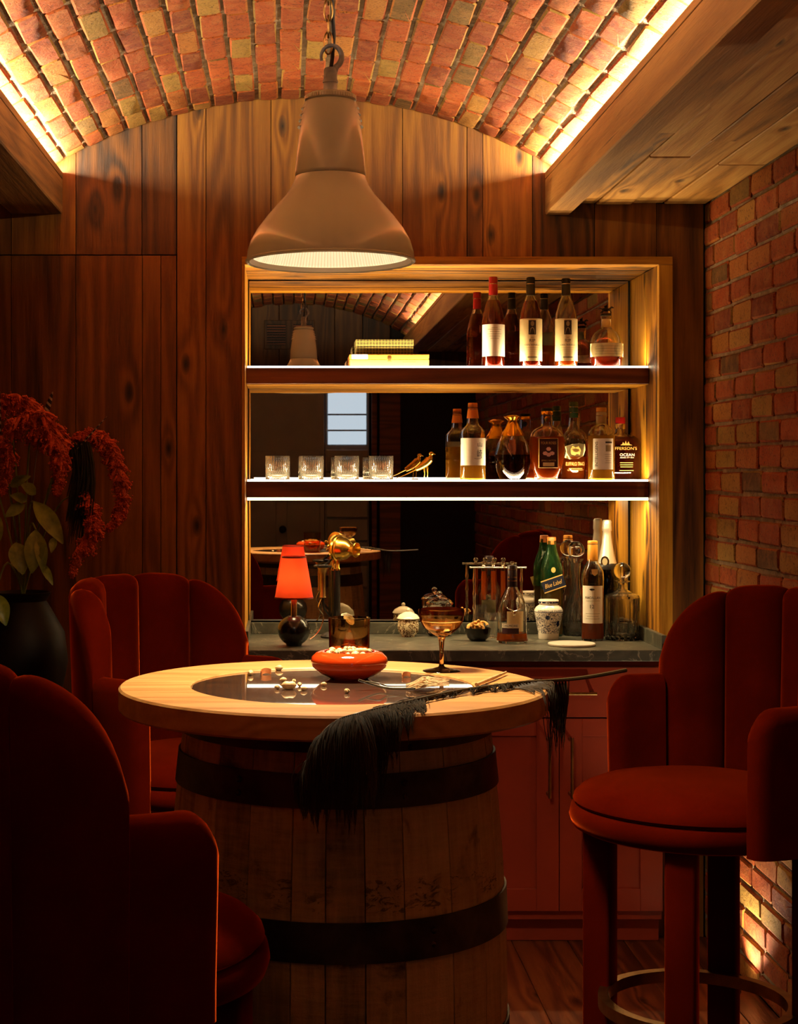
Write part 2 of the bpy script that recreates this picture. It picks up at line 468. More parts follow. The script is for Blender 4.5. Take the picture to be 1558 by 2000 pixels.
M['beam'] = wood('beam_wood', hexc('4a2e10'), hexc('865824'), hexc('b08040'), 'y', 0.65, bumpy=0.8, ring=0.3)
M['ceil'] = wood('ceiling_board_wood', hexc('5e3a12'), hexc('b8823a'), hexc('d8aa5e'), 'y', 0.6, bumpy=0.5, flat='z', ring=0.35)
M['floor'] = wood('floor_board_wood', hexc('30140a'), hexc('5c2a10'), hexc('7c401a'), 'y', 0.38, var=0.3, flat='z')
M['top'] = wood('oak_table_wood', hexc('8a5a26'), hexc('b47e42'), hexc('cf9f5e'), 'x', 0.42, knots=False, bumpy=0.08, ring=0.3, var=0.1)
M['stave'] = stave_mat()
M['brick'] = brick_mat(); M['mortar'] = mortar_mat(); M['stone'] = stone_mat(); M['velvet'] = velvet_mat()
M['iron'] = noisy('hoop_iron', hexc('2a231b'), hexc('54483a'), 14, 0.45, 0.25, metal=0.85)
M['redpaint'] = noisy('oxblood_paint', hexc('8a3018'), hexc('96361c'), 5, 0.38, 0.02)
M['dark'] = mat('dark_void', (0.006, 0.004, 0.003), 0.8)
M['black'] = mat('black_lacquer', (0.008, 0.007, 0.006), 0.22)
M['blackmatt'] = mat('black_matt', (0.010, 0.008, 0.007), 0.6)
M['mirror'] = mat('smoked_mirror', (0.62, 0.56, 0.50), 0.01, 1.0)
M['brass'] = noisy('aged_brass', hexc('b8862e'), hexc('e0b455'), 30, 0.24, 0.05, metal=1.0)
M['antbrass'] = noisy('antique_brass', hexc('8a6a3a'), hexc('b8935a'), 20, 0.32, 0.05, metal=1.0)
M['steel'] = noisy('galvanised_steel', hexc('7c8a98'), hexc('a0acb8'), 40, 0.42, 0.1, metal=0.3)
M['silver'] = mat('silver_plate', hexc('e6dcc4'), 0.14, 1.0)
M['gold'] = mat('bright_gold', hexc('e0a838'), 0.2, 1.0)
M['enamel'] = noisy('beige_enamel', hexc('c8d6c8'), hexc('d0dccf'), 3, 0.26, 0.0, Coat_Weight=0.3)
M['white'] = mat('white_enamel', hexc('f0e8d8'), 0.35)
M['glass'] = glass('clear_glass', (0.98, 0.98, 0.96))
M['smoke'] = glass('amber_smoke_glass', hexc('dcbc8c'))
M['green'] = None
M['dkgreen'] = glass('dark_green_glass', hexc('123018'))
M['amber'] = spirit('amber_spirit', hexc('e88a3a'), dif=.48, dcol=hexc('dc6418'))
M['red_amber'] = spirit('red_amber_spirit', hexc('c8502a'), dif=.30, dcol=hexc('a8280e'))
M['gold_spirit'] = spirit('golden_spirit', hexc('f2c868'), dif=.48, dcol=hexc('f0b848'))
M['dark_spirit'] = spirit('dark_spirit', hexc('5a1e0e'), dif=.15, dcol=hexc('3a120a'))
M['water'] = glass('pale_spirit', hexc('f0dcae'), ior=1.34)
M['green'] = spirit('green_glass', hexc('a8d8b0'), 1.45, .05, hexc('4e9a62'))
M['foil'] = mat('silver_foil', hexc('e8e0d0'), 0.38, 0.75)
M['drink'] = spirit('pale_cocktail', hexc('ecca90'), dif=.10, dcol=hexc('d8a050'))
M['crystal2'] = spirit('decanter_crystal', (0.99, 0.99, 0.97), 1.52, .012, (0.9, 0.86, 0.76))
M['crystal'] = spirit('cut_crystal', (0.98, 0.98, 0.96), 1.5, .025, (0.9, 0.86, 0.76))
M['cream'] = noisy('cream_paper', hexc('e4cf95'), hexc('eedcaa'), 40, 0.65, 0.0)
M['paper'] = noisy('white_paper', hexc('eae2cf'), hexc('f3ecdc'), 40, 0.65, 0.0)
M['ink'] = mat('black_ink', hexc('241a12'), 0.6)
M['greyink'] = mat('grey_ink', hexc('9a8a66'), 0.6)
M['goldink'] = mat('gold_ink', hexc('c9a25a'), 0.4)
M['whiteink'] = mat('white_ink', hexc('efe6d2'), 0.5)
M['redcap'] = mat('red_capsule', hexc('a01018'), 0.35)
M['blackcap'] = mat('black_capsule', hexc('14110f'), 0.35)
M['greencap'] = mat('green_capsule', hexc('123018'), 0.35)
M['greycap'] = mat('grey_capsule', hexc('a89c84'), 0.4)
M['corkgold'] = mat('ochre_capsule', hexc('b8791f'), 0.4)
M['orange'] = mat('orange_capsule', hexc('b8641a'), 0.45)
M['shade'] = None
M['bowlred'] = mat('orange_red_glaze', hexc('c23a0e'), 0.08, Coat_Weight=0.6)
M['nut'] = noisy('pistachio_shell', hexc('cfa468'), hexc('e6c48c'), 60, 0.5, 0.15)
M['kernel'] = noisy('pistachio_kernel', hexc('7a7a2a'), hexc('8c5a34'), 90, 0.6, 0.1)
M['snack'] = noisy('golden_snack', hexc('c88a38'), hexc('e0b060'), 80, 0.7, 0.4)
M['peel'] = noisy('dried_orange_peel', hexc('b8602a'), hexc('d8864a'), 60, 0.5, 0.2)
M['porcelain'] = mat('cream_porcelain', hexc('e6dcc2'), 0.12)
M['jar'] = jar_mat(); M['floral'] = floral_mat()
M['marble'] = noisy('white_marble', hexc('d8d0c0'), hexc('ece6d8'), 18, 0.3, 0.0)
M['plume'] = mat('black_plume', hexc('2e210a'), 0.5, Specular_IOR_Level=0.45)
M['quill'] = mat('plume_quill', hexc('4a3c20'), 0.5)
M['dry'] = noisy('dried_grass', hexc('b08450'), hexc('d8b078'), 60, 0.7, 0.0)
M['amaranth'] = noisy('amaranth_red', hexc('a02a0c'), hexc('dc6428'), 60, 0.75, 0.1)
M['leaf'] = noisy('leaf_green', hexc('4e6212'), hexc('86962e'), 26, 0.42, 0.1)
M['tassel'] = noisy('dark_green_tassel', hexc('12140a'), hexc('242810'), 50, 0.7, 0.0)
M['barred'] = feather_stripe()
M['bronze'] = noisy('bronze_vase', hexc('120c06'), hexc('1e150a'), 10, 0.55, 0.1, metal=0.8)
M['check'] = check_mat()
M['cigar'] = noisy('yellow_box_paper', hexc('8a5210'), hexc('9a6016'), 20, 0.5, 0.0)
M['grey_door'] = noisy('grey_door_paint', hexc('8a9294'), hexc('949c9e'), 6, 0.5, 0.0)
M['sky'] = emis('daylight_pane', (0.62, 0.80, 1.0), 1.1)
M['led'] = emis('led_diffuser', (1.0, 0.80, 0.50), 7.5)
t = NT('lamp_prism_lens'); tc = t.n('ShaderNodeTexCoord'); sp = t.n('ShaderNodeSeparateXYZ'); t.l(tc.outputs['Object'], sp.inputs[0])
an = t.math('ARCTAN2', sp.outputs['Y'], sp.outputs['X'])                     # prism ribs' light and shade painted as brighter and dimmer emission bars
pr_ = t.math('ADD', t.math('MULTIPLY', t.math('SINE', t.math('MULTIPLY', an, 150.0)), 0.14), 0.64)
setp(t.b, Base_Color=hexc('d8cfb8'), Roughness=0.3, Emission_Color=(1.0, 0.80, 0.47)); t.l(pr_, t.b.inputs['Emission Strength']); M['lens'] = t.m
M['uplight'] = emis('uplight_lens', (1.0, 0.75, 0.42), 14.0)
t = NT('red_lamp_shade'); setp(t.b, Base_Color=hexc('c22a12'), Roughness=0.8)
tr = t.n('ShaderNodeBsdfTranslucent'); tr.inputs['Color'].default_value = (0.95, 0.34, 0.17, 1)
mx = t.n('ShaderNodeMixShader'); mx.inputs[0].default_value = 0.6
t.l(t.b.outputs[0], mx.inputs[1]); t.l(tr.outputs[0], mx.inputs[2])
t.l(mx.outputs[0], t.t.nodes['Material Output'].inputs['Surface']); M['shade'] = t.m
# ------------------------------------------------------------------ the room
def struct(o, label): return tag(o, label, None, None, 'structure')
def XW(px): return (px - CX) * YW / F
def ZW(py): return H - (py - CY) * YW / F

# bricks: a few rough shapes shared by all (face towards local -y, length along x, height along z)
def brick_shape(seed, l=0.228, h=0.066, d=0.03):
    rg = random.Random(seed); c = 0.007
    out = [(-l/2+c, -h/2), (l/2-c, -h/2), (l/2, -h/2+c), (l/2, h/2-c), (l/2-c, h/2), (-l/2+c, h/2), (-l/2, h/2-c), (-l/2, -h/2+c)]
    out = [(x + rg.uniform(-.0025, .0025), z + rg.uniform(-.0028, .0028)) for x, z in out]
    ins = 0.005
    fr = [(x - math.copysign(min(ins, abs(x)), x) + rg.uniform(-.002, .002), z - math.copysign(min(ins, abs(z)), z) + rg.uniform(-.002, .002)) for x, z in out]
    vs = [(x, d, z) for x, z in out] + [(x, 0.0045, z) for x, z in out] + [(x, rg.uniform(-.001, .001), z) for x, z in fr] + [(0, -0.0008, 0)]
    fs = []
    for k in range(2):
        for i in range(8):
            j = (i + 1) % 8; fs.append((k*8+i, k*8+j, k*8+8+j, k*8+8+i))
    for i in range(8): fs.append((16+i, 16+(i+1) % 8, 24))
    return vs, fs
BR = [brick_shape(s) for s in range(9)]
def brick_meshes():
    out = []
    for vs, fs in BR:
        mb = MB(); mb.add(vs, fs); me = mb.mesh('brick', True, 24); me.materials.append(M['brick']); out.append(me)
    return out
BRM = brick_meshes()
def lay(parent, frames_part, frames_stuff):
    for m in frames_part:
        o = link('brick', random.choice(BRM), None, parent); o.matrix_world = m
    mb = MB()
    for m in frames_stuff:
        vs, fs = random.choice(BR); mb.add(vs, fs, m)
    if frames_stuff:
        o = mb.build('brick_courses', M['brick'], parent, ang=24); o['kind'] = 'stuff'
def frame(ex, ey, ez, p, sx=1.0, sz=1.0):
    m = Matrix((ex * sx, ey, ez * sz)).transposed().to_4x4(); m.translation = p; return m
def course(y0, y1, rg, lo=0.205, hi=0.25):
    out = []; y = y1 + rg.uniform(0, 0.17)
    while y > y0:
        L = rg.uniform(lo, hi); out.append((y - L / 2, L)); y -= L
    return out

# vault
VX, VZ, VR = 0.052, 1.173, 1.684
PH = 0.540; NR = 24
mb = MB(); nseg = 60; vs = []; fs = []
for i in range(nseg + 1):
    p = -PH - 0.01 + (2 * PH + 0.02) * i / nseg
    for (rr, yy) in ((VR + 0.0075, YE), (VR + 0.0075, YW + 0.001), (VR + 0.10, YE), (VR + 0.10, YW + 0.001)):
        vs.append((VX + rr * math.sin(p), yy, VZ + rr * math.cos(p)))
for i in range(nseg):
    a = i * 4; b = a + 4
    fs += [(a, a+1, b+1, b), (a+2, b+2, b+3, a+3), (a, b, b+2, a+2), (a+1, a+3, b+3, b+1)]
mb.add(vs, fs); ceiling = mb.build('ceiling', M['mortar'])
struct(ceiling, 'barrel-vaulted ceiling of reclaimed red brick with pale mortar')
fp, fst = [], []
rg = random.Random(3)
for k in range(NR):
    p = -PH + 2 * PH * (k + 0.5) / NR
    n = Vector((math.sin(p), 0, math.cos(p))); ex = Vector((0, 1, 0)); ez = ex.cross(n)
    pitch = 2 * PH * VR / NR
    for (y, L) in course(YE + 0.1, YW - 0.004, rg):
        if y + L / 2 > YW - 0.003: L2 = YW - 0.004 - (y - L / 2); y = YW - 0.004 - L2 / 2; L = L2
        if L < 0.05: continue
        pos = Vector((VX, y, VZ)) + n * (VR + rg.uniform(-0.0022, 0.0018))
        f = frame(ex, n, ez, pos, (L - 0.0105) / 0.228, (pitch - 0.0115) / 0.066)
        (fp if y > 3.35 else fst).append(f)
fp.sort(key=lambda m: -m.translation.y)
fst += fp[298:]; fp = fp[:298]
lay(ceiling, fp, fst)

# right brick wall
XR = 1.4225
mb = MB(); mb.box(XR + 0.009, XR + 0.10, YE, YW + 0.05, 0, 2.56)
wr = mb.build('wall_right', M['mortar'], smooth=False); struct(wr, 'red brick side wall with raked pale mortar joints')
fp, fst = [], []; rg = random.Random(11)
rows = 33; pit = 2.5 / rows
for k in range(rows):
    z = (k + 0.5) * pit
    for (y, L) in course(YE + 0.1, YW - 0.006, rg):
        if y + L / 2 > YW - 0.003: L2 = YW - 0.004 - (y - L / 2); y = YW - 0.004 - L2 / 2; L = L2
        if L < 0.05: continue
        f = frame(Vector((0, -1, 0)), Vector((1, 0, 0)), Vector((0, 0, 1)), Vector((XR + rg.uniform(-0.002, 0.002), y, z + rg.uniform(-.002, .002))),
                  (L - 0.0095) / 0.228, (pit - 0.0105) / 0.066)
        (fp if y > 4.2 else fst).append(f)
lay(wr, fp, fst)

# left wall (out of view) and wall behind the camera (seen in the mirror)
XL = -1.318
mb = MB(); mb.box(XL - 0.06, XL - 0.02, YE, YW + 0.05, 0, 2.56)
wl = mb.build('wall_left', M['dark'], smooth=False); struct(wl, 'plank-clad side wall beyond the flowers')
y = YE
while y < YW:
    mb = MB(); mb.box(XL - 0.02, XL, y + .0015, min(y + .22, YW) - .0015, 0, 2.52, 0.003); mb.build('plank', M['plank'], wl, smooth=False); y += .22

# floor
mb = MB(); mb.box(-1.4, 1.52, YE - .05, YM + 0.1, -0.08, -0.02)
fl = mb.build('floor', M['dark'], smooth=False); struct(fl, 'dark red-brown wooden floor boards')
x = -1.33; i = 0
while x < 1.43:
    w = 0.19
    mb = MB(); j = (i * 0.37) % 1.0 * 2.0
    ys = [YE, YE + 1.2 + j, YE + 3.6 + j * 0.7, YW + 0.0]
    for a, b in zip(ys[:-1], ys[1:]):
        mb = MB(); mb.box(x + .001, min(x + w, 1.43) - .001, a + .001, b - .001, -0.02, 0.0, 0.0015)
        mb.build('floor_board', M['floor'], fl, smooth=False)
    x += w; i += 1

# beams with LED lips and the low boarded ceilings beside them
def beam(name, s, x_in, x_out, zb, zt, label):
    mb = MB(); a, b = sorted((x_in, x_out))
    mb.box(a, b, YE, YW - 0.002, zb, zt, 0.004)
    o = mb.build(name, M['beam'], smooth=False); struct(o, label)
    l0, l1 = sorted((x_in, x_in + s * 0.012))
    mb = MB(); mb.box(l0, l1, YE, YW - 0.002, zt, zt + 0.022, 0.001); mb.build('lip', M['beam'], o, smooth=False)
    mb = MB(); e0, e1 = sorted((x_in + s * 0.014, x_in + s * 0.026)); mb.box(e0, e1, YE + .05, YW - 0.01, zt + 0.001, zt + 0.006)
    mb.build('led_strip', M['led'], o, smooth=False)
    mb = MB(); e0, e1 = sorted((x_in + s * 0.03, x_in + s * 0.22)); mb.box(e0, e1, YE, YW, zt + 0.045, zt + 0.065)
    mb.build('backing', M['dark'], o, smooth=False)
    return o
beam('trim_1', 1, 0.880, 0.964, 2.462, 2.585, 'rough-sawn wooden beam along the right edge of the vault')
beam('trim_2', -1, -0.764, -0.944, 2.466, 2.585, 'rough-sawn wooden beam along the left edge of the vault')
def low_ceiling(name, xs, label):
    mb = MB(); mb.box(min(xs), max(xs), YE, YW, 2.53, 2.56); o = mb.build(name, M['dark'], smooth=False); struct(o, label)
    for k, (a, b) in enumerate(zip(xs[:-1], xs[1:])):
        cut = [YE, 2.1 + 0.9 * ((k * 0.43) % 1), 4.35 + 0.55 * ((k * 0.61) % 1), YW - 0.002]
        for y0, y1 in zip(cut[:-1], cut[1:]):
            mb = MB(); dz = random.uniform(-0.003, 0.003)
            mb.box(a + .002, b - .002, y0 + .001, y1 - .001, 2.50 + dz, 2.53, 0.003); mb.build('ceiling_board', M['ceil'], o, smooth=False)
low_ceiling('ceiling_right', [0.966, 1.052, 1.175, 1.283, 1.43], 'low ceiling of wide wooden boards beside the brick wall')
low_ceiling('ceiling_left', [-1.33, -1.21, -1.08, -0.946], 'low ceiling of dark wooden boards on the left')

# plank wall with the niche
NX0, NX1, NZ1 = XW(472), XW(1312), ZW(502)
mb = MB()
mb.box(XL - .05, NX0, YW + .021, YW + .05, 0, 3.0); mb.box(NX1, XR + .06, YW + .021, YW + .05, 0, 3.0)
mb.box(NX0, NX1, YW + .021, YW + .05, NZ1, 3.0); mb.box(NX0, NX1, YM + .04, YM + .07, 0, NZ1 + 0.05)
wb = mb.build('wall_back', M['dark'], smooth=False); struct(wb, 'wall of old knotty upright planks behind the bar')
def poly_plank(pts, parent, name='plank', dy=0.0):
    dy += random.uniform(0, 0.003)
    n = len(pts); vs = [(x, YW + dy, z) for x, z in pts] + [(x, YW + .021, z) for x, z in pts]
    fs = [tuple(range(n)), tuple(range(2*n-1, n-1, -1))] + [(i, (i+1) % n, n+(i+1) % n, n+i) for i in range(n)]
    mb = MB(); mb.add(vs, fs); return mb.build(name, M['plank'], parent, smooth=False)
def rect(a, b, z0, z1, parent, g=0.0012): return poly_plank([(a+g, z0), (b-g, z0), (b-g, z1), (a+g, z1)], parent)
DZ = ZW(498); ZT = 2.97
for a, b in ((-195, -104), (-104, 22), (22, 148), (148, 277), (277, 344.8)): rect(XW(a), XW(b), DZ + .002, ZT, wb)
rect(XW(345.4), XW(402), 0, ZT, wb)
g = .0012
poly_plank([(XW(402)+g, 0), (NX0-g, 0), (NX0-g, NZ1+g), (XW(529)-g, NZ1+g), (XW(529)-g, ZT), (XW(402)+g, ZT)], wb)
for a, b in ((529, 655), (655, 786), (786, 912), (912, 943), (943, 1040), (1040, 1161), (1161, 1282)): rect(XW(a), XW(b), NZ1 + g, ZT, wb)
poly_plank([(1.259, 0), (XR-.002, 0), (XR-.002, 2.5), (XW(1282)+g, 2.5), (XW(1282)+g, NZ1+g), (NX1+g, NZ1+g), (NX1+g, .993), (1.259, .993)], wb)
mb = MB(); mb.box(XL, XW(345), YW + .0212, YW + .03, 0, DZ)
door = mb.build('door_1', M['dark'], smooth=False); struct(door, 'concealed jib door cut into the plank wall')
for a, b in ((-195, -104), (-104, 22), (22, 148), (148, 278), (278, 314), (314, 344.6)): rect(XW(a), XW(b), 0.005, DZ - .002, door)

# niche lining
tr = thing('trim_3', 'yellow wood lining and frame of the lit bar niche', '', (0, 0, 0))
tr['kind'] = 'structure'
if 'category' in tr: del tr['category']
ix0, ix1, iz1 = XW(478.5), XW(1284), ZW(518)
YF = YW - 0.012
def lining(x0, x1, y0, y1, z0, z1, m, nm='lining_board'):
    mb = MB(); mb.box(x0, x1, y0, y1, z0, z1, 0.0012); return mb.build(nm, m, tr, smooth=False)
ysp = [YF, YF + 0.075, YF + 0.235, YM + 0.03]
for a, b in zip(ysp[:-1], ysp[1:]): lining(NX0, NX1, a + .0006, b - .0006, iz1 + random.uniform(0, .002), NZ1, M['niche_h'])
ysp = [YF, YF + 0.03, YF + 0.20, YM + 0.03]
for a, b in zip(ysp[:-1], ysp[1:]): lining(ix1 + random.uniform(0, .002), NX1, a + .0006, b - .0006, 0.995, iz1 - .0005, M['niche_v'])
lining(NX0, ix0, YF, YM + .03, 0.995, iz1 - .0005, M['niche_v'])
mb = MB(); mb.box(ix0 + .004, ix1 - .012, YM, YM + .006, 1.040, iz1 - .004)
mir = mb.build('mirror', M['mirror'], smooth=False); tag(mir, 'smoky mirror covering the back of the lit niche', 'mirror')

# shelves with LED edges
def shelf(z0, z1, under, label):
    t = thing('shelf', label, 'shelf', (0, 0, z0))
    x0, x1 = ix0 - .0, XW(1267) * 5.63 / 5.5
    x1 = (1267 - CX) * 5.63 / F
    mb = MB(); mb.box(x0, x1 + .0, 5.63, YM - .002, 0, z1 - z0 - .004, 0.0015); mb.build('board', M['shelf'], t, smooth=False)
    mb = MB(); mb.box(x0 + .004, x1 - .002, 5.632, 5.645, z1 - z0 - .004, z1 - z0 + .0025); mb.build('led_strip', M['led'], t, smooth=False)
    mb = MB(); mb.box(x0 + .004, x1 - .002, 5.646, YM - .002, z1 - z0 - .004, z1 - z0, 0.0005); mb.build('top_veneer', M['niche_h'], t, smooth=False)
    if under:
        mb = MB(); mb.box(x0 + .004, x1 - .002, 5.631, 5.637, -.009, .0); mb.build('led_strip', M['led'], t, smooth=False)
        mb = MB(); mb.box(x0 + .004, x1 - .002, 5.6372, 5.645, -.009, .0); mb.build('led_back_shield', M['iron'], t, smooth=False)  # opaque backing added to keep the strip's glow off the shelf underside
    else:
        mb = MB(); mb.box(x0 + .002, x1 - .002, 5.634, YM - .002, -.002, .0); mb.build('bottom_veneer', M['niche_h'], t, smooth=False)
    return t
ZS1, ZS2 = 1.9535, 1.557
shelf(1.893, ZS1, False, 'upper dark wood shelf carrying boxes and tall bottles, glowing top edge')
shelf(1.496, ZS2, True, 'lower dark wood shelf carrying tumblers and decanters, glowing edges')

# worktop
ZC = 0.994
t = thing('worktop', 'dark veined stone worktop with low upstand at the mirror', 'worktop', (0, 0, ZC - .037))
mb = MB(); mb.box(ix0 - .005, 1.262, 5.35, YM - .004, 0, .037, 0.002); mb.build('slab', M['stone'], t, smooth=False)
mb = MB(); mb.box(ix0 + .012, 1.244, YM - .024, YM - .004, .037, .078, 0.0015); mb.build('upstand', M['stone'], t, smooth=False)
mb = MB(); mb.box(1.246, 1.262, 5.36, YM - .004, .037, .085, 0.0015); mb.build('upstand', M['stone'], t, smooth=False)
mb = MB(); mb.box(ix0 - .004, ix0 + .011, 5.50, YM - .004, .037, .085, 0.0015); mb.build('upstand', M['stone'], t, smooth=False)

# base cabinets
def bar_handle(parent, p0, p1, out, r=0.0055):
    p0, p1, o = Vector(p0), Vector(p1), Vector(out)
    d = (p1 - p0).normalized()
    mb = MB(); mb.tube([p0 + o - d * .004, p1 + o + d * .004], r, 10)
    for p in (p0 + d * .006, p1 - d * .006):
        mb.tube([p, p + o * 0.5, p + o], [r * 1.5, r * .9, r * 1.05], 10)
    return mb.build('handle', M['antbrass'], parent)
YC = 5.385
def cabinet(x0, x1, label):
    t = thing('base_cabinet', label, 'cabinet', ((x0 + x1) / 2, YC, 0), 0)
    w = (x1 - x0) / 2; P = M['redpaint']
    zt = ZC - .038; zd1 = H - (1303 - CY) * YC / F; zd0 = H - (1402 - CY) * YC / F; zb = H - (1780 - CY) * YC / F
    mb = MB(); mb.box(-w, w, .022, .50, .085, zt, 0.001); mb.build('carcass', P, t, smooth=False)
    mb = MB(); mb.box(-w, w, .07, .09, .002, .085); mb.build('plinth', P, t, smooth=False)
    mb = MB(); mb.box(-w + .0015, w - .0015, 0, .021, zd0 + .002, zd1, 0.002); d = mb.build('drawer_front', P, t, smooth=False)
    zh = (zd0 + zd1) / 2; bar_handle(d, (-.115, 0, zh), (.115, 0, zh), (0, -.034, 0))
    for s in (-1, 1):
        a, b = sorted((s * .0012, s * (w - .0015)))
        st = 0.075; z0, z1 = zb, zd0 - .003
        mb = MB(); mb.box(a, a + st, 0, .021, z0, z1, .0012); mb.box(b - st, b, 0, .021, z0, z1, .0012)
        mb.box(a + st, b - st, 0.0003, .021, z0, z0 + st, .0012); mb.box(a + st, b - st, 0.0003, .021, z1 - .058, z1, .0012)
        d = mb.build('door', P, t, smooth=False)
        mb = MB(); mb.box(a + st - .002, b - st + .002, .010, .018, z0 + st - .002, z1 - .056); mb.build('panel', P, d, smooth=False)
        zh1 = H - (1440 - CY) * YC / F; zh0 = H - (1553 - CY) * YC / F
        bar_handle(d, (s * .037, 0, zh0), (s * .037, 0, zh1), (0, -.034, 0))
    return t
cabinet(0.5625, 1.2565, 'dark red cabinet with two doors and one drawer beside the brick wall')
cabinet(-0.1315, 0.5615, 'dark red cabinet with two doors mostly hidden behind the barrel table')

# ---- the end of the room behind the camera, reflected in the mirror
mb = MB(); mb.box(XL - .05, XR + .06, YE - .07, YE - .03, 0, 3.0)
wf = mb.build('wall_front', M['dark'], smooth=False); struct(wf, 'plank wall at the far end, seen only in the mirror')
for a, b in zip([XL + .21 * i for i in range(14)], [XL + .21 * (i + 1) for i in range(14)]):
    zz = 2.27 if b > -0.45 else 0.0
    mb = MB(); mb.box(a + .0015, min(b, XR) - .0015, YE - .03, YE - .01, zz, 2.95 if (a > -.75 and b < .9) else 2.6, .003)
    if a < XR: mb.build('plank', M['plank_dimmed'], wf, smooth=False)
mb = MB(); mb.box(-.40, .285, YE - .03, YE, 0, 2.2, .004); dr = mb.build('door_2', M['grey_door'], smooth=False)
struct(dr, 'grey panelled door reflected in the mirror')
for (a, b, z0, z1) in ((-.33, -.08, .15, .85), (.0, .25, .15, .85), (-.33, -.08, 1.0, 1.75), (.0, .25, 1.0, 1.75)):
    mb = MB(); mb.box(a, b, YE, YE + .008, z0, z1, .004); mb.build('panel', M['grey_door'], dr, smooth=False)
mb = MB(); mb.ball((-.03, YE + .05, 1.16), .028); mb.tube([(-.03, YE, 1.16), (-.03, YE + .05, 1.16)], .01); mb.build('knob', M['blackmatt'], dr)
mb = MB(); mb.box(.29, .62, YE - .03, YE - .005, 0, 2.27); wn = mb.build('window_1', M['grey_door'], smooth=False)
struct(wn, 'tall narrow window with cool daylight, reflected in the mirror')
mb = MB(); mb.box(.31, .60, YE - .005, YE, 1.80, 2.24); mb.build('pane', M['sky'], wn, smooth=False)
for z in (2.02, 1.90):
    mb = MB(); mb.box(.31, .60, YE, YE + .012, z, z + .012); mb.build('glazing_bar', M['grey_door'], wn, smooth=False)
for k in range(9):
    z = 0.2 + k * 0.175
    mb = MB(); mb.box(.30, .61, YE - .005, YE + .02, z, z + .16, .004); mb.build('slat', M['grey_door'], wn, smooth=False)
mb = MB(); mb.box(.64, .68, YE - .03, YE + .02, 0, 2.27, .003); mb.box(.70, .86, YE - .03, YE + .01, 0, 2.27, .003)
o = mb.build('trim_4', M['shelf'], smooth=False); struct(o, 'dark wooden door post reflected in the mirror')
mb = MB(); mb.box(-.17, .21, YE - .01, YE, 2.52, 2.74, .003); v = mb.build('trim_5', M['plank_dimmed'], smooth=False); struct(v, 'two-panel wooden air vent high on the far wall')
for c in (-.08, .12):
    mb = MB(); mb.box(c - .07, c + .07, YE, YE + .002, 2.55, 2.71); mb.build('grille', M['dark'], v, smooth=False)
    for k in range(8):
        mb = MB(); z = 2.555 + k * .0195; mb.box(c - .07, c + .07, YE + .002, YE + .008, z, z + .009); mb.build('louvre', M['shelf'], v, smooth=False)
# ------------------------------------------------------------------ barrel table
KT = 0.885                                   # true size of the table, from what its glass reflects
TR, TZ, TY = 0.470 * KT, H - 0.465 * KT, 3.56 * KT
TX = (649 - CX) * TY / F
BX = (657 - CX) * TY / F - TX
tb = thing('barrel_table', 'round oak table top with glass inset on an old whisky barrel', 'table', (TX, TY, 0))
GR = 0.312 * KT
mb = MB()
mb.lathe([(GR, TZ - .045), (TR - .004, TZ - .045), (TR, TZ - .041), (TR, TZ - .004), (TR - .004, TZ), (GR + .003, TZ), (GR, TZ - .003), (GR, TZ - .045)], 96)
mb.build('table_top', M['top'], tb, ang=30)
t = NT('glass_over_dark_wood'); vec, rnd = t.obj_vec(3.0)
a = t.noise(t.vmath('MULTIPLY', vec, (0.1, 1, 1)), 30, 4)
t.l(t.ramp(a, [(0.3, hexc('2a180a')), (0.7, hexc('4a2c12'))]), t.b.inputs['Base Color'])
setp(t.b, Roughness=0.35, Coat_Weight=1.0, Coat_Roughness=0.015, Coat_IOR=1.7)
mb = MB(); mb.lathe([(0, TZ - .016), (GR - .001, TZ - .016), (GR - .001, TZ - .0045), (GR - .003, TZ - .0035), (0, TZ - .0035)], 96)
mb.build('glass_inset', t.m, tb, ang=8)
mb = MB(); mb.lathe([(0, TZ - .045), (GR + .03, TZ - .045), (GR + .03, TZ - .060), (0, TZ - .060)], 48, mtx=Matrix.Translation((BX, 0, 0))); mb.build('barrel_head', M['stave'], tb)
BH = TZ - .047
def br(z): return 0.331 - 0.036 * ((z - BH / 2) / (BH / 2)) ** 2
rg = random.Random(5)
ws = [rg.uniform(0.75, 1.3) for _ in range(24)]; tot = sum(ws); a0 = 0.1
for w in ws:
    a1 = a0 + w / tot * 2 * PI
    vs, fs = [], []; nz = 12; da = 0.0022; dr = rg.uniform(-.0012, .0012)
    for j in range(nz + 1):
        z = BH * j / nz; r = br(z) + dr
        for (aa, rr) in ((a0 + da, r - .022), (a0 + da, r - .001), (a0 + da * 2.2, r), ((a0 + a1) / 2, r + .0004), (a1 - da * 2.2, r), (a1 - da, r - .001), (a1 - da, r - .022)):
            vs.append((BX + rr * math.cos(aa), rr * math.sin(aa), z))
    for j in range(nz):
        for k in range(6): q = j * 7 + k; fs.append((q, q + 1, q + 8, q + 7))
    mb = MB(); mb.add(vs, fs); mb.build('stave', M['stave'], tb, ang=25); a0 = a1
def hoop(z0, z1, rv):
    n = 4; prof = [(br(z0) + .0005, z0)] + [(br(z0 + (z1 - z0) * i / n) + .0042, z0 + (z1 - z0) * i / n) for i in range(n + 1)] + [(br(z1) + .0005, z1)]
    mb = MB(); mb.lathe(prof, 72, mtx=Matrix.Translation((BX, 0, 0))); o = mb.build('hoop', M['iron'], tb, ang=30)
    for a in rv:
        z = (z0 + z1) / 2; r = br(z) + .004
        for dz in (-.012, .012):
            m2 = MB(); m2.ball((BX + r * math.cos(a), r * math.sin(a), z + dz), .006, 8, 6); m2.build('rivet', M['iron'], o)
def hz(z): return H - (H - z) * KT
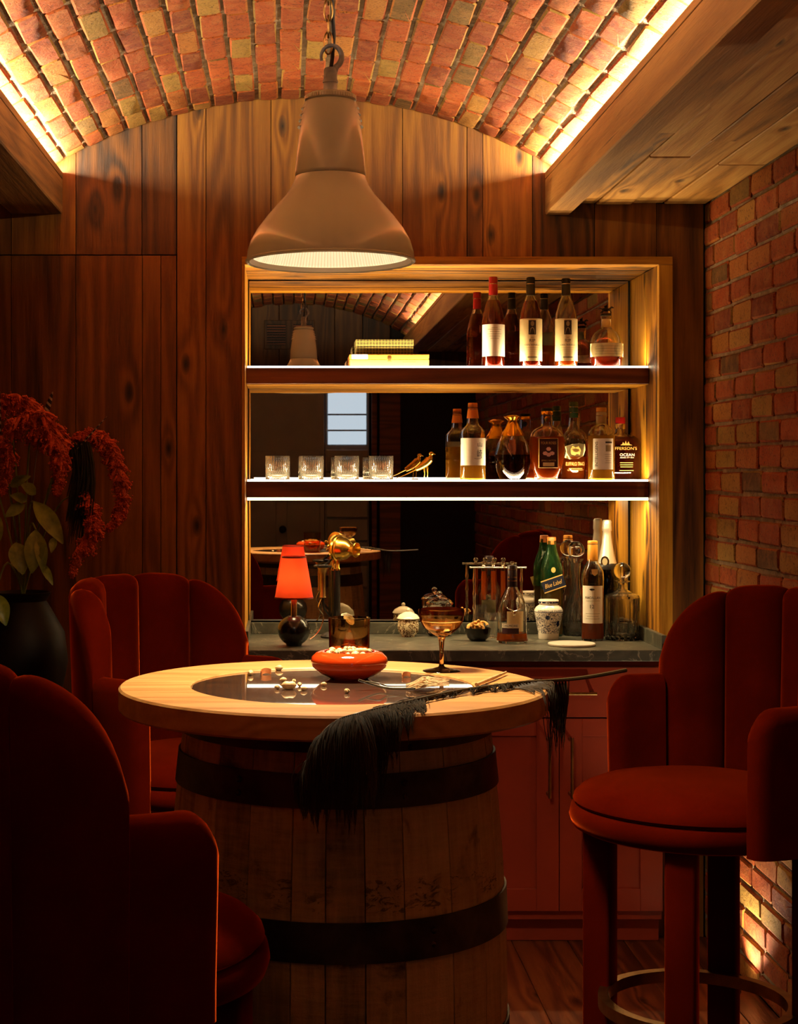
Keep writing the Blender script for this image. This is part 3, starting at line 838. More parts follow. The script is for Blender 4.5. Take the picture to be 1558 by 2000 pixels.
hoop(hz(1.022), BH, (-1.15,)); hoop(hz(.912), hz(.980), (-1.2, -2.2)); hoop(hz(.610), hz(.690), (-1.05,)); hoop(hz(.330), hz(.410), (-2.6,)); hoop(.15, .21, (-2.0,)); hoop(0.0, .05, (-2.4,))

# ------------------------------------------------------------------ velvet bar stools
def pad(a0, a1, na, rin, rout, top, z0, thick=None, nz=5, narc=6):
    vs, fs = [], []; m = None
    for i in range(na + 1):
        u = i / na; a = a0 + (a1 - a0) * u
        ri, ro, tp = rin(u), rout(u), top(a, u)
        k = thick(u) if thick else 1.0
        mid = (ri + ro) / 2; hw = (ro - ri) / 2 * k
        ri, ro = mid - hw, mid + hw
        pts = [(ri, z0 + (tp - hw - z0) * j / nz) for j in range(nz)]
        pts += [(mid - hw * math.cos(PI * j / narc), tp - hw + hw * math.sin(PI * j / narc)) for j in range(narc + 1)]
        pts += [(ro, z0 + (tp - hw - z0) * j / nz) for j in range(nz - 1, -1, -1)]
        m = len(pts)
        for (r, z) in pts:
            fl = 1.0 + 0.05 * max(0.0, (z - 0.80)) / 0.5
            vs.append((r * fl * math.cos(a), r * fl * math.sin(a), z))
    for i in range(na):
        for k in range(m):
            k2 = (k + 1) % m; fs.append((i*m+k, i*m+k2, (i+1)*m+k2, (i+1)*m+k))
    fs.append(tuple(range(m))); fs.append(tuple(na*m+k for k in range(m))[::-1])
    mb = MB(); return mb.add(vs, fs)
def make_stool():
    t = thing('bar_stool', 'x', 'bar stool', (0, 0, 0), 0, 'rust velvet bar stools around the barrel table')
    V = M['velvet']; D = math.radians
    mb = MB(); mb.lathe([(0, .745), (.275, .745), (.290, .752), (.297, .772), (.293, .793), (.280, .803), (0, .803)], 64); mb.build('seat_base', V, t, ang=50)
    mb = MB(); mb.lathe([(0, .868), (.10, .867), (.18, .861), (.235, .850), (.268, .836), (.285, .820), (.288, .810), (.280, .802), (0, .80)], 64); mb.build('seat_cushion', V, t, ang=50)
    B = 74.0
    def dome(a, u):
        x = min(1.0, abs(math.degrees(a) - 90) / (B + 1.5))
        return 1.05 + 0.255 * (1 - x ** 4.2) ** (1 / 2.0) - 0.011 * abs(2 * u - 1) ** 5
    for k in range(5):
        a0 = D(90 - B + k * 2 * B / 5 + 0.15); a1 = D(90 - B + (k + 1) * 2 * B / 5 - 0.15)
        mb = pad(a0, a1, 16, lambda u: .284 - .030 * (1 - abs(2*u-1) ** 3), lambda u: .333 + .004 * (1 - abs(2*u-1) ** 6), dome, .745)
        mb.build('back_channel', V, t, ang=60)
    for s in (1, -1):
        a0 = D(90 + s * B); a1 = D(90 + s * (B + 28))
        def top(a, u): return 1.072 - 0.075 * max(0.0, (u - .55) / .45) ** 2.6
        mb = pad(a0, a1, 16, lambda u: .268, lambda u: .334, top, .745, thick=lambda u: math.sqrt(max(0.0004, 1 - max(0, (u - .72) / .28) ** 2.2)))
        mb.build('arm', V, t, ang=60)
    for a, lr in ((-40, .240), (-140, .240), (47, .252), (133, .252)):
        mt = Matrix.Rotation(D(a), 4, 'Z') @ Matrix.Translation((lr, 0, 0))
        mb = MB(); mb.box(-.034, .034, -.034, .034, 0.0, .75, .008, mt, 2); mb.build('leg', V, t, ang=50)
    mb = MB(); mb.lathe([(.205, .318), (.229, .318), (.229, .346), (.205, .346), (.205, .318)], 72); mb.build('foot_ring', M['antbrass'], t, ang=30)
    return t
st0 = make_stool()
def place_stool(o, px, s, beta, label):
    Y = F / s; o.location = ((px - CX) / s, Y, 0); o.rotation_euler = (0, 0, math.radians(beta - 90)); o['label'] = label
place_stool(st0, 1361, 830, 18, 'rust velvet bar stool beside the brick wall, seat facing the camera')
place_stool(copy_tree(st0), 398, 745, 145, 'rust velvet bar stool behind the left side of the barrel table')
place_stool(copy_tree(st0), 181, 1168, 212, 'rust velvet bar stool in the left foreground, seen from behind')

# ------------------------------------------------------------------ pendant lamp
LY = 3.30; K = LY / F
LX = (645 - CX) * K; LZ = H + (CY - 512) * K
lp = thing('pendant_lamp', 'large beige enamel industrial pendant lamp hanging on a chain', 'lamp', (LX, LY, LZ))
def lz(y): return (512 - y) * K
sh = [(163, 512), (163.5, 505), (162, 492), (156, 472), (143, 449), (124, 424), (105, 402), (87, 382), (76, 365), (70, 352), (68.5, 346)]
outer = [(r * K, lz(y)) for r, y in sh]
inner = [((r - 4) * K, lz(y)) for r, y in sh[::-1]]
mb = MB(); mb.lathe(outer + inner + [outer[0]], 72); mb.build('shade', M['enamel'], lp, ang=50)
mb = MB(); mb.lathe([(163 * K, lz(514)), (166 * K, lz(512)), (166 * K, lz(509)), (163 * K, lz(507)), (158 * K, lz(510)), (163 * K, lz(514))], 72); mb.build('rim', M['enamel'], lp)
nk = [(66, 346), (68.5, 344), (69, 338), (67, 310), (63, 275), (60, 252), (55, 226), (50, 206), (48, 200), (47, 199), (0.0, 198)]
mb = MB(); mb.lathe([(r * K, lz(y)) for r, y in nk], 64); mb.build('neck', M['enamel'], lp, ang=50)
mb = MB(); mb.lathe([(46 * K, lz(199)), (49 * K, lz(197)), (49 * K, lz(188)), (45 * K, lz(185)), (0, lz(183))], 64); cap = mb.build('cap', M['enamel'], lp, ang=40)
mb = MB()
for i in range(60):
    a = 2 * PI * i / 60; mb.box(-.0012, .0012, -.0022, .0022, lz(196), lz(189), 0, Matrix.Translation((49.5 * K * math.cos(a), 49.5 * K * math.sin(a), 0)) @ Matrix.Rotation(a, 4, 'Z'))
mb.build('knurled_edge', M['enamel'], cap, smooth=False)
for s in (0, 1):
    for k, y in enumerate((207, 219, 231, 243)):
        r = [50.5, 53, 55.5, 58][k] * K
        for c in ((0.15,) if s == 0 else (PI - 0.15,)):
            mb = MB(); vs = []; n = 8
            for i in range(n + 1):
                a = c - .55 + 1.1 * i / n
                bl = math.sin(PI * i / n)
                vs += [(r * math.cos(a), r * math.sin(a), lz(y - 6)), ((r + .0075 * bl) * math.cos(a), (r + .0075 * bl) * math.sin(a), lz(y + 5)), ((r + .001) * math.cos(a), (r + .001) * math.sin(a), lz(y + 5.5))]
            fs = []
            for i in range(n):
                q = i * 3; fs += [(q, q + 1, q + 4, q + 3), (q + 1, q + 2, q + 5, q + 4)]
            mb.add(vs, fs); mb.build('vent_louvre', M['enamel'], lp)
# ribbed glass lens inside the rim
def ribs(a, z): return 1.0 + (0.006 if int(a / (2 * PI) * 240) % 2 else 0.0)
mb = MB(); mb.lathe([(157 * K, lz(506)), (152 * K, lz(500)), (146 * K, lz(486)), (138 * K, lz(470)), (110 * K, lz(455)), (60 * K, lz(448)), (0, lz(446))], 480, sec=ribs)
mb.build('ribbed_lens', M['lens'], lp, smooth=False)
mb = MB(); mb.lathe([(159 * K, lz(509)), (153 * K, lz(503)), (151 * K, lz(504)), (158 * K, lz(512)), (159 * K, lz(509))], 72); mb.build('inner_ring', M['white'], lp)
# gland, hook, chain, flex
mb = MB(); mb.lathe([(0, lz(183)), (13.5 * K, lz(184)), (13.5 * K, lz(163)), (15 * K, lz(162)), (15 * K, lz(158)), (13.5 * K, lz(156)), (13 * K, lz(138)), (11 * K, lz(133)), (0, lz(132))], 28); mb.build('cable_gland', M['steel'], lp)
pts = []; rad = []
for i in range(25):
    u = i / 24; a = math.radians(-62 + 262 * u)
    cx, cz = 2 * K, lz(111)
    pts.append((cx + 20 * K * math.cos(a) * (1.0), 0, cz + 22 * K * math.sin(a) - (0.0 if u > .12 else 0.0)))
    rad.append((6.2 - 3.4 * u) * K)
mb = MB(); mb.tube([(6 * K, 0, lz(146))] + pts, [6.5 * K] + rad, 12); mb.build('hook', M['steel'], lp)
for k in range(13):
    zc = lz(84) + k * .0335; mb = MB(); P = []
    for i in range(21):
        a = 2 * PI * i / 20; ex = .0085 * math.cos(a); ez = .023 * math.sin(a)
        P.append((-4 * K + (ex if k % 2 == 0 else 0), (0 if k % 2 == 0 else ex), zc + ez))
    mb.tube(P, .0022, 6, cap=False); mb.build('chain_link', M['antbrass'], lp)
mb = MB(); mb.tube([(1 * K, .004, lz(136)), (4 * K, .006, lz(110)), (7 * K, .006, lz(70)), (4 * K, .006, lz(20)), (2 * K, .004, lz(-10)), (1 * K, .004, lz(-60)), (0, 0, 2.86 - LZ)], .0042, 8); mb.build('flex', M['blackmatt'], lp)
d = bpy.data.lights.new('pendant_bulb', 'AREA'); d.shape = 'DISK'; d.size = .27; d.energy = 16.5; d.color = LAMPC; d.spread = math.radians(135)
o = bpy.data.objects.new('pendant_bulb', d); COL.objects.link(o); o.location = (LX, LY, LZ + .004)

# ------------------------------------------------------------------ uplight by the brick wall
ul = thing('floor_uplight', 'small brass floor uplight at the foot of the brick wall', 'light', (1.345, 4.92, 0))
mb = MB(); mb.lathe([(0, .0), (.038, .0), (.040, .004), (.036, .012), (.030, .014), (.029, .009), (0, .009)], 28); mb.build('bezel', M['antbrass'], ul)
mb = MB(); mb.lathe([(0, .0105), (.028, .0105), (.028, .0095), (0, .0095)], 24); mb.build('lens', M['uplight'], ul)
d = bpy.data.lights.new('uplight_lamp', 'SPOT'); d.energy = 24; d.color = LAMPC; d.spot_size = math.radians(110); d.spot_blend = .8; d.shadow_soft_size = .012
o = bpy.data.objects.new('uplight_lamp', d); COL.objects.link(o); o.location = (1.345, 4.92, .02)
o.rotation_euler = Vector((0.10, 0.0, 1.0)).to_track_quat('-Z', 'Y').to_euler()

# ------------------------------------------------------------------ flowers on the left
FY = 4.86
fx = W(45, 1200, FY).x
sd = thing('plinth_table', 'dark round pedestal table under the flower vase', 'side table', (fx, FY, 0))
mb = MB(); mb.lathe([(0, .78), (.25, .78), (.256, .786), (.256, .806), (.25, .812), (0, .812)], 48); mb.build('top', M['shelf'], sd)
mb = MB(); mb.lathe([(0, .02), (.18, .02), (.17, .035), (.05, .06), (.04, .4), (.05, .75), (.09, .78), (0, .78)], 32); mb.build('pedestal', M['shelf'], sd)
mb = MB(); mb.lathe([(0, 0), (.2, 0), (.2, .02), (0, .02)], 32); mb.build('foot', M['shelf'], sd)
mb = MB(); mb.lathe([(0, 0), (.07, 0), (.075, .01), (.115, .10), (.135, .2), (.125, .29), (.085, .36), (.07, .385), (.085, .41), (.08, .412), (.064, .386), (.078, .36), (.118, .29), (.128, .2), (.108, .1), (.07, .016), (0, .014)], 40)
vz = .812
va = mb.build('vase', M['bronze'], None, loc=(fx, FY, vz)); tag(va, 'bulbous dark bronze vase holding the flowers at the left edge', 'vase')
mouth = Vector((fx, FY, vz + .39))
def catmull(P, n=8):
    P = [Vector(p) for p in P]; Q = [P[0]] + P + [P[-1]]; out = []
    for i in range(1, len(Q) - 2):
        for k in range(n):
            u = k / n; p0, p1, p2, p3 = Q[i-1], Q[i], Q[i+1], Q[i+2]
            out.append(0.5 * ((2*p1) + (p2-p0)*u + (2*p0-5*p1+4*p2-p3)*u*u + (3*p1-p0-3*p2+p3)*u**3))
    out.append(P[-1]); return out
OCT = ([(1,0,0),(-1,0,0),(0,1,0),(0,-1,0),(0,0,1),(0,0,-1)], [(0,2,4),(2,1,4),(1,3,4),(3,0,4),(2,0,5),(1,2,5),(3,1,5),(0,3,5)])
def stem_from(p): return catmull([mouth + Vector((0, 0, -.25)), mouth, mouth.lerp(Vector(p), .55) + Vector((0, 0, .10)), Vector(p)], 5)
def amaranth(pix, dy, w, label, seed, dens=1.0):
    rg = random.Random(seed); path = catmull([W(x, y, FY + dy) for x, y in pix], 10)
    t = thing('amaranth_stem', label, 'flower', tuple(mouth), 0, 'drooping amaranth stems in the vase')
    L = lambda P: [p - mouth for p in P]
    mb = MB(); mb.tube(L(stem_from(path[0])) + L(path), .0028, 6); mb.build('stem', M['leaf'], t)
    mb = MB(); N = len(path)
    for i in range(int(N * 6.5 * dens)):
        u = rg.random(); p = path[min(N - 1, int(u * N))]
        prof = math.sin(PI * min(1, .18 + u * .86)) ** .7
        d = Vector((rg.gauss(0, 1), rg.gauss(0, .9), rg.gauss(-.35, .8))).normalized(); ln = w * prof * rg.uniform(.35, 1.1)
        q = [p - mouth + d * ln * k / 4 + Vector((0, 0, -.5 * ln * (k / 4) ** 2)) for k in range(5)]
        mb.tube(q, [.006, .0075, .0068, .005, .0015], 5)
        for k in range(26):
            v = rg.random(); c = q[0].lerp(q[4], v) + Vector((rg.gauss(0, .004), rg.gauss(0, .004), rg.gauss(0, .004)))
            s = rg.uniform(.002, .0045); mb.add([c + Vector(a) * s for a in OCT[0]], OCT[1])
    o = mb.build('plume', M['amaranth'], t, smooth=False); return t
amaranth([(20, 830), (70, 805), (105, 845), (118, 905), (112, 962)], -.10, .052, 'rusty red amaranth plume drooping nearest above the green leaves', 1, 1.2)
amaranth([(150, 850), (195, 848), (222, 890), (238, 945), (232, 1005), (212, 1032)], .02, .036, 'outermost amaranth plume arching to the right against the planks', 2, 1.2)
amaranth([(165, 965), (180, 1000), (182, 1040), (155, 1075), (142, 1120)], -.04, .034, 'lowest amaranth plume curling back with a thin hanging tip', 3)
amaranth([(-20, 800), (20, 775), (60, 790), (95, 820)], .06, .042, 'topmost amaranth plume crowning the bouquet', 4)
amaranth([(-60, 860), (-20, 850), (15, 880), (5, 960)], -.06, .045, 'amaranth plume cut by the left picture edge', 5)
amaranth([(60, 850), (120, 862), (150, 880), (168, 930)], .0, .036, 'amaranth plume in the middle of the bouquet over the dark tassel', 6)
# dark tassel
rg = random.Random(8); t = thing('grass_tassel', 'dark green hanging grass tassel in the middle of the bouquet', 'plant', tuple(mouth))
mb = MB(); top0 = W(150, 868, FY - .03)
mb.tube([p - mouth for p in stem_from(top0)], .003, 6); mb.build('stem', M['leaf'], t)
mb = MB()
for i in range(130):
    s = top0 + Vector((rg.uniform(-.02, .04), rg.uniform(-.03, .03), rg.uniform(-.01, .01))); ln = rg.uniform(.12, .30); dx = rg.uniform(-.02, .015)
    mb.tube([s - mouth + Vector((dx * k / 4 + .01 * math.sin(k), 0, -ln * k / 4)) for k in range(5)], [.0018, .0024, .0024, .002, .0008], 4)
mb.build('strands', M['tassel'], t)['kind'] = 'stuff'
# leaves
def leaf_mesh(L, w):
    vs, fs = [], []; n = 10
    for i in range(n + 1):
        u = i / n; ww = w * math.sin(PI * min(1, u * .97 + .015)) ** .8 * (1 - .25 * u)
        zz = .12 * L * math.sin(u * 2.2) - .10 * L * u * u
        for s in (-1, -.5, 0, .5, 1):
            vs.append((u * L, s * ww, zz + abs(s) * ww * .35 + .0015 * math.sin(i * 2.1 + s * 3)))
    for i in range(n):
        for k in range(4): q = i * 5 + k; fs.append((q, q + 1, q + 6, q + 5))
    return vs, fs
def leafy(tips, label, dy=-.08):
    t = thing('leafy_stem', label, 'plant', tuple(mouth), 0, 'leafy stems in the vase')
    c = Vector(tips[0][0]) if False else W(tips[0][0], tips[0][1], FY + dy)
    mb = MB(); mb.tube([p - mouth for p in stem_from(c)], .003, 6); mb.build('stem', M['leaf'], t)
    for (x0, y0, x1, y1, wd) in tips:
        a, b = W(x0, y0, FY + dy) - mouth, W(x1, y1, FY + dy - .03) - mouth
        ex = (b - a); L = ex.length; ex.normalize()
        nz = Vector((.25, -1, .35)); nz = (nz - ex * nz.dot(ex)).normalized(); ey = nz.cross(ex)
        m = Matrix((ex, ey, nz)).transposed().to_4x4(); m.translation = a
        vs, fs = leaf_mesh(L, wd); mb = MB(); mb.add(vs, fs, m); mb.build('leaf', M['leaf'], t, ang=80)
    return t
leafy([(66, 980, 123, 1062, .032), (52, 978, 20, 968, .018), (70, 965, 40, 945, .02), (48, 985, 10, 1010, .02)], 'leafy stem with the large lit green leaf facing the camera')
leafy([(70, 1035, 62, 1120, .034), (75, 1040, 84, 1118, .022), (30, 1060, 45, 1122, .036), (80, 1100, 103, 1143, .014), (105, 1050, 100, 1080, .014)], 'leafy stem with broad dark leaves hanging over the vase rim', -.10)
leafy([(-10, 1160, 12, 1222, .03), (20, 950, 60, 930, .018), (0, 1010, -30, 1090, .03)], 'leafy stem half outside the left picture edge', -.12)
def barred(p0, p1, label):
    a, b = W(*p0, FY - .05), W(*p1, FY - .06); t = thing('barred_feather', label, 'feather', tuple(mouth), 0, 'barred feathers in the bouquet')
    mb = MB(); mb.tube([p - mouth for p in stem_from(a)], .0016, 5); mb.build('quill', M['quill'], t)
    mb = MB(); mb.tube([a.lerp(b, k / 8) - mouth for k in range(9)], [.004, .0065, .008, .008, .0075, .0065, .005, .0035, .001], 8, flat=.3); mb.build('vane', M['barred'], t)
barred((150, 878), (209, 813), 'black and white barred feather pointing up right over the amaranth')
barred((-4, 870), (-2, 748), 'barred feather standing upright at the left picture edge')
barred((88, 812), (103, 765), 'thin dark feather rising above the bouquet')
# ------------------------------------------------------------------ bottles and glasses
def pf(lst, Y, zb): return [(hw * Y / F, max(0.0, H - (y - CY) * Y / F - zb)) for hw, y in lst]
def zy(y, Y, zb): return H - (y - CY) * Y / F - zb
def superel(p, kx=1.0, ky=1.0):
    def f(a, z):
        c, s = math.cos(a), math.sin(a)
        k = 1.0 / ((abs(c) ** p + abs(s) ** p) ** (1 / p)); return (c * k * kx, s * k * ky)
    return f
def vessel(parent, prof, mt, wall=.0025, floor=.008, sec=None, n=40, name='glass_body', open_top=True, ang=50):
    """glass wall of real thickness from an outer profile listed bottom to top"""
    zmin = prof[0][1]
    out = [(0, zmin)] + prof
    inn = [(max(.0012, r - wall), z) for r, z in prof if z > zmin + floor]
    inn = [(max(.0012, prof[0][0] - wall), zmin + floor)] + inn
    mb = MB(); mb.lathe(out + inn[::-1] + [(0, zmin + floor)], n, sec=sec); return mb.build(name, mt, parent, ang=ang)
def rad_at(prof, z):
    for (r0, z0), (r1, z1) in zip(prof[:-1], prof[1:]):
        if z0 <= z <= z1 and z1 > z0: return r0 + (r1 - r0) * (z - z0) / (z1 - z0)
    return prof[-1][0]
def liquid(parent, prof, mt, level, wall=.0025, floor=.008, sec=None, n=40, name='spirit'):
    zmin = prof[0][1] + floor - .0004; e = wall - .0004
    pts = [(0, zmin), (max(.001, prof[0][0] - e), zmin)] + [(max(.001, r - e), z) for r, z in prof if zmin + .001 < z < level]
    pts += [(max(.001, rad_at(prof, level) - e), level), (0, level)]
    mb = MB(); mb.lathe(pts, n, sec=sec); return mb.build(name, mt, parent, ang=50)
def capsule(parent, hw0, hw1, y0, y1, Y, zb, mt, name='capsule', rings=()):
    r0, r1 = hw0 * Y / F, hw1 * Y / F; z0, z1 = zy(y0, Y, zb), zy(y1, Y, zb)
    prof = [(0, z0), (r0, z0), (r1, z1 - .002), (r1 - .0015, z1), (0, z1)]
    mb = MB(); mb.lathe(prof, 28); o = mb.build(name, mt, parent, ang=40)
    for y in rings:
        z = zy(y, Y, zb); m2 = MB(); rr = r0 + (r1 - r0) * (z - z0) / (z1 - z0)
        m2.lathe([(rr - .0005, z - .0009), (rr + .0004, z - .0009), (rr + .0004, z + .0009), (rr - .0005, z + .0009)], 28); m2.build('cap_ring', M['silver'], o)
    return o
def bottle(name, label, px, Y, zb, prof_px, level_y, glassm, liqm, sec=None, group=None, wall=.0025, rz=0.0, cat='bottle', floor=.008, n=40, ang=50):
    t = thing(name, label, cat, ((px - CX) * Y / F, Y, zb), rz, group)
    prof = pf(prof_px, Y, zb); prof[0] = (prof[0][0], 0.0)
    vessel(t, prof, glassm, wall, floor, sec, n=n, ang=ang)
    if liqm is not None: liquid(t, prof, liqm, zy(level_y, Y, zb), wall, floor, sec)
    return t
def lines(parent, R, zs, widths, mt, yflat=0.0, th=.0012, xc=0.0, off=.0012):
    for z, w in zip(zs, widths): patch(parent, 'print_line', mt, w, z - th / 2, z + th / 2, R, xc, off, yflat, n=8)
def oval(w, h, n=20): return [(w * math.cos(2 * PI * i / n), h * math.sin(2 * PI * i / n)) for i in range(n)]

YS = 5.68; Z1, Z2 = ZS1, ZS2
GB = 'tall capsuled bottles on the upper shelf'
def tall(px, top, lab0, lab1, lvl, capm, labm, label, kind, spirit):
    pr = [(20, 719), (22, 715), (22, 640), (21.6, 628), (19.5, 612), (14.5, 594), (10, 582), (8, 573), (7.4, 566), (7.4, top + 3)]
    t = bottle('spirit_bottle', label, px, YS, Z1, pr, lvl, M['glass'], spirit, group=GB)
    capsule(t, 8.8, 8.4, 577, top, YS, Z1, capm, rings=(555,))
    R = 22 * YS / F; z0, z1 = zy(lab1, YS, Z1), zy(lab0, YS, Z1)
    lb = patch(t, 'paper_label', labm, R * 2.75, z0, z1, R)
    return t, R, z0, z1, lb
t, R, z0, z1, lb = tall(963, 541, 635, 697, 587, M['redcap'], M['paper'], 'tall amber bottle with red capsule and plain white label', 0, M['red_amber'])
lines(lb, R, [z1 - .012, z1 - .018, z1 - .026, z1 - .034, z1 - .042, z1 - .05], [.022, .05, .035, .052, .04, .03], M['greyink'])
for px, top, lvl, lab, spirit in ((1036, 542, 588, 'tall bottle with black capsule and portrait label, filled with dark amber spirit', M['red_amber']),
                                  (1105, 544, 655, 'tall half-empty clear bottle with black capsule and portrait label', M['amber'])):
    t, R, z0, z1, lb = tall(px, top, 624, 706, lvl, M['blackcap'], M['cream'], lab, 1, spirit)
    h = z1 - z0
    patch(lb, 'portrait_print', M['ink'], .026, z1 - .056, z1 - .006, R, 0, .0010)
    patch(lb, 'portrait_print', M['greyink'], 0, z1 - .018, 0, R, 0, .0014, shape=oval(.006, .009))
    patch(lb, 'portrait_print', M['greyink'], 0, z1 - .044, 0, R, 0, .0014, shape=[(-.010, -.010), (.010, -.010), (.006, .010), (0, .014), (-.006, .010)])
    text(lb, 'OLD', .009, z1 - .066, R, M['ink']); text(lb, 'RIP', .020, z1 - .077, R, M['ink']); text(lb, 'VAN WINKLE', .056, z1 - .092, R, M['ink'])
    lines(lb, R, [z1 - .003, z1 - .103, z1 - .110, z1 - .117, z1 - .124, z0 + .004], [.07, .05, .058, .045, .052, .07], M['greyink'], th=.0009)
    patch(lb, 'print_line', M['greyink'], .034, z0 + .009, z0 + .016, R, 0, .0012)

# squat round bottle with horse stopper
pr = [(24, 719), (27, 716), (31, 700), (32, 684), (31.5, 673), (29, 662), (23, 651), (14, 644), (10, 641), (9.4, 636), (9.4, 622), (11, 621), (11, 617)]
t = bottle('round_bottle', 'squat round bottle with a horse-and-rider stopper at the shelf end', 1183, YS, Z1, pr, 692, M['glass'], M['red_amber'], sec=superel(2.6))
R = 32 * YS / F * 1.0
patch(t, 'paper_label', M['cream'], R * 2.7, zy(698, YS, Z1), zy(672, YS, Z1), R * 1.01, off=.001)
lines(t, R * 1.01, [zy(y, YS, Z1) for y in (678, 683, 688, 693)], [.09, .10, .09, .10], M['greyink'], th=.0008, off=.002)
patch(t, 'neck_label', M['cream'], .036, zy(640, YS, Z1), zy(624, YS, Z1), 9.6 * YS / F * 1.05, off=.0004)
zs = zy(617, YS, Z1); mb = MB()
mb.lathe([(0, zs), (.018, zs), (.020, zs + .004), (.017, zs + .008), (0, zs + .009)], 20); st = mb.build('stopper', M['iron'], t)
mb = MB(); zh = zs + .022
mb.ball((0, 0, zh), .0075, 10, 8, (1.9, .8, .9)); mb.tube([(.011, 0, zh), (.018, 0, zh + .007), (.020, 0, zh + .009)], [.005, .0035, .003], 8); mb.tube([(.019, 0, zh + .009), (.027, 0, zh + .006)], [.0035, .002], 8)
mb.ball((0, 0, zh + .010), .005, 8, 6, (1.3, .8, 1.0)); mb.ball((.004, 0, zh + .016), .003, 8, 6)
for a, b in (((.010, .003), (.020, -.011)), ((.009, -.003), (.017, -.013)), ((-.011, .003), (-.020, -.011)), ((-.010, -.003), (-.016, -.013))):
    mb.tube([(a[0], a[1], zh), ((a[0] + b[0]) / 2 + .003, a[1], zh - .006), (b[0], a[1], zh + b[1])], [.0028, .002, .0014], 6)
mb.tube([(-.013, 0, zh + .002), (-.020, 0, zh + .005), (-.027, 0, zh + .002)], [.002, .0025, .001], 6); mb.build('horse_figure', M['iron'], st)

# boxes on the upper shelf
Yb = 5.70
a = W(682, 716, Yb).x; b = W(837, 716, Yb).x; hz = (716 - 690) * Yb / F
t = thing('cigar_box', 'bright yellow flat cigar box with a small brass clasp', 'box', ((a + b) / 2, Yb + .05, Z1)); w = (b - a) / 2
mb = MB(); mb.box(-w, w, -.07, .10, 0, hz * .62, .002); mb.build('body', M['cigar'], t, smooth=False)
mb = MB(); mb.box(-w, w, -.07, .10, hz * .62 + .0008, hz, .002); mb.build('lid', M['cigar'], t, smooth=False)
mb = MB(); mb.box(-.007, .007, -.0725, -.0702, hz * .45, hz * .86, .001); mb.lathe([(0, -.0055), (.0055, -.0055), (.0055, .0), (0, .0)], 14, mtx=Matrix.Translation((0, -.0702, hz * .6)) @ Matrix.Rotation(-PI / 2, 4, 'X')); mb.build('clasp', M['antbrass'], t)
patch(t, 'seal', M['paper'], .056, hz * .64, hz * .98, None, -w + .036, .0006, -.07)
for k in range(9):
    x = .045 + k * .0052; mb = MB(); zc_ = hz * .42
    mb.tube([(x + .0015 * j, -.0704, zc_ + .0022 * math.sin(k * 1.7 + j * 1.6)) for j in range(5)], .0004, 4); mb.build('script_print', M['ink'], t)
a2 = W(695, 0, Yb).x; b2 = W(807, 0, Yb).x; h2 = (684 - 654) * Yb / F; w2 = (b2 - a2) / 2
t = thing('checked_box', 'olive box with a gold check pattern lying on the cigar box', 'box', ((a2 + b2) / 2, Yb + .06, Z1 + hz))
mb = MB(); mb.box(-w2, w2, -.06, .07, 0, h2 * .55, .0015); mb.build('body', M['check'], t, smooth=False)
mb = MB(); mb.box(-w2 - .001, w2 + .001, -.061, .071, h2 * .55 + .0006, h2, .0015); mb.build('lid', M['check'], t, smooth=False)

# four tumblers
def flute(n, amp, zcut, k0=1.0):
    def f(a, z): return k0 * (1.0 - (amp * (0.5 + 0.5 * math.cos(a * n)) if z < zcut else 0.0))
    return f
def tumbler():
    Y = 5.69; t = thing('tumbler', 'x', 'glass', (0, 0, 0), 0, 'ribbed tumblers on the lower shelf')
    r = 24 * Y / F; h = .085
    out = [(0, 0), (r * .97, 0), (r, .004), (r, .02), (r, .05), (r, .0505), (r, h)]
    inn = [(r - .0025, h), (r - .003, .05), (r - .004, .018), (r - .010, .014), (0, .013)]
    mb = MB(); mb.lathe(out + inn, 96, sec=flute(32, .05, .0502)); mb.build('glass_body', M['crystal'], t, ang=60); return t
tm = tumbler()
for i, (px, lab) in enumerate(((542, 'ribbed glass tumbler first from the left end of the lower shelf'), (608, 'ribbed glass tumbler second from the left end of the lower shelf'),
                              (677, 'ribbed glass tumbler third from the left on the lower shelf'), (744, 'ribbed glass tumbler next to the brass pheasant'))):
    o = tm if i == 0 else copy_tree(tm); o['label'] = lab; o.location = ((px - CX) * 5.69 / F, 5.69, Z2)

# brass pheasant
Y = 5.67; q = lambda x, y: tuple(W(x, y, Y) - W(830, 937.8, Y))
t = thing('pheasant_figurine', 'small gilt pheasant figurine with a long tail', 'figurine', (W(830, 937.8, Y).x, Y, Z2))
mb = MB(); P = catmull([q(812, 917), q(822, 911), q(833, 903), q(840, 894), q(841, 887)], 6)
n = len(P); mb.tube(P, [(.006 + .0115 * math.sin(PI * min(1, .15 + .62 * i / n)) ** 1.5) if i < n * .66 else .0125 - .0095 * ((i - n * .66) / (n * .34)) for i in range(n)], 14, flat=.8)
mb.ball(q(842, 886), .0072, 12, 8, (1.25, .85, .9)); mb.tube([q(846, 886), q(850.5, 888)], [.0028, .0005], 6); mb.build('body', M['brass'], t)
mb = MB(); mb.tube(catmull([q(818, 914), q(800, 923), q(785, 930), q(769, 935.5)], 5), [.009 - .008 * i / 15 for i in range(16)], 8, flat=.35); mb.build('tail', M['brass'], t)
for dx in (0, 6):
    mb = MB(); mb.tube([q(828 + dx, 912), q(829 + dx, 924), q(828 + dx, 937.3)], [.0045, .002, .0018], 8); mb.tube([q(825 + dx, 937), q(833 + dx, 937)], .0016, 6); mb.build('leg', M['brass'], t)

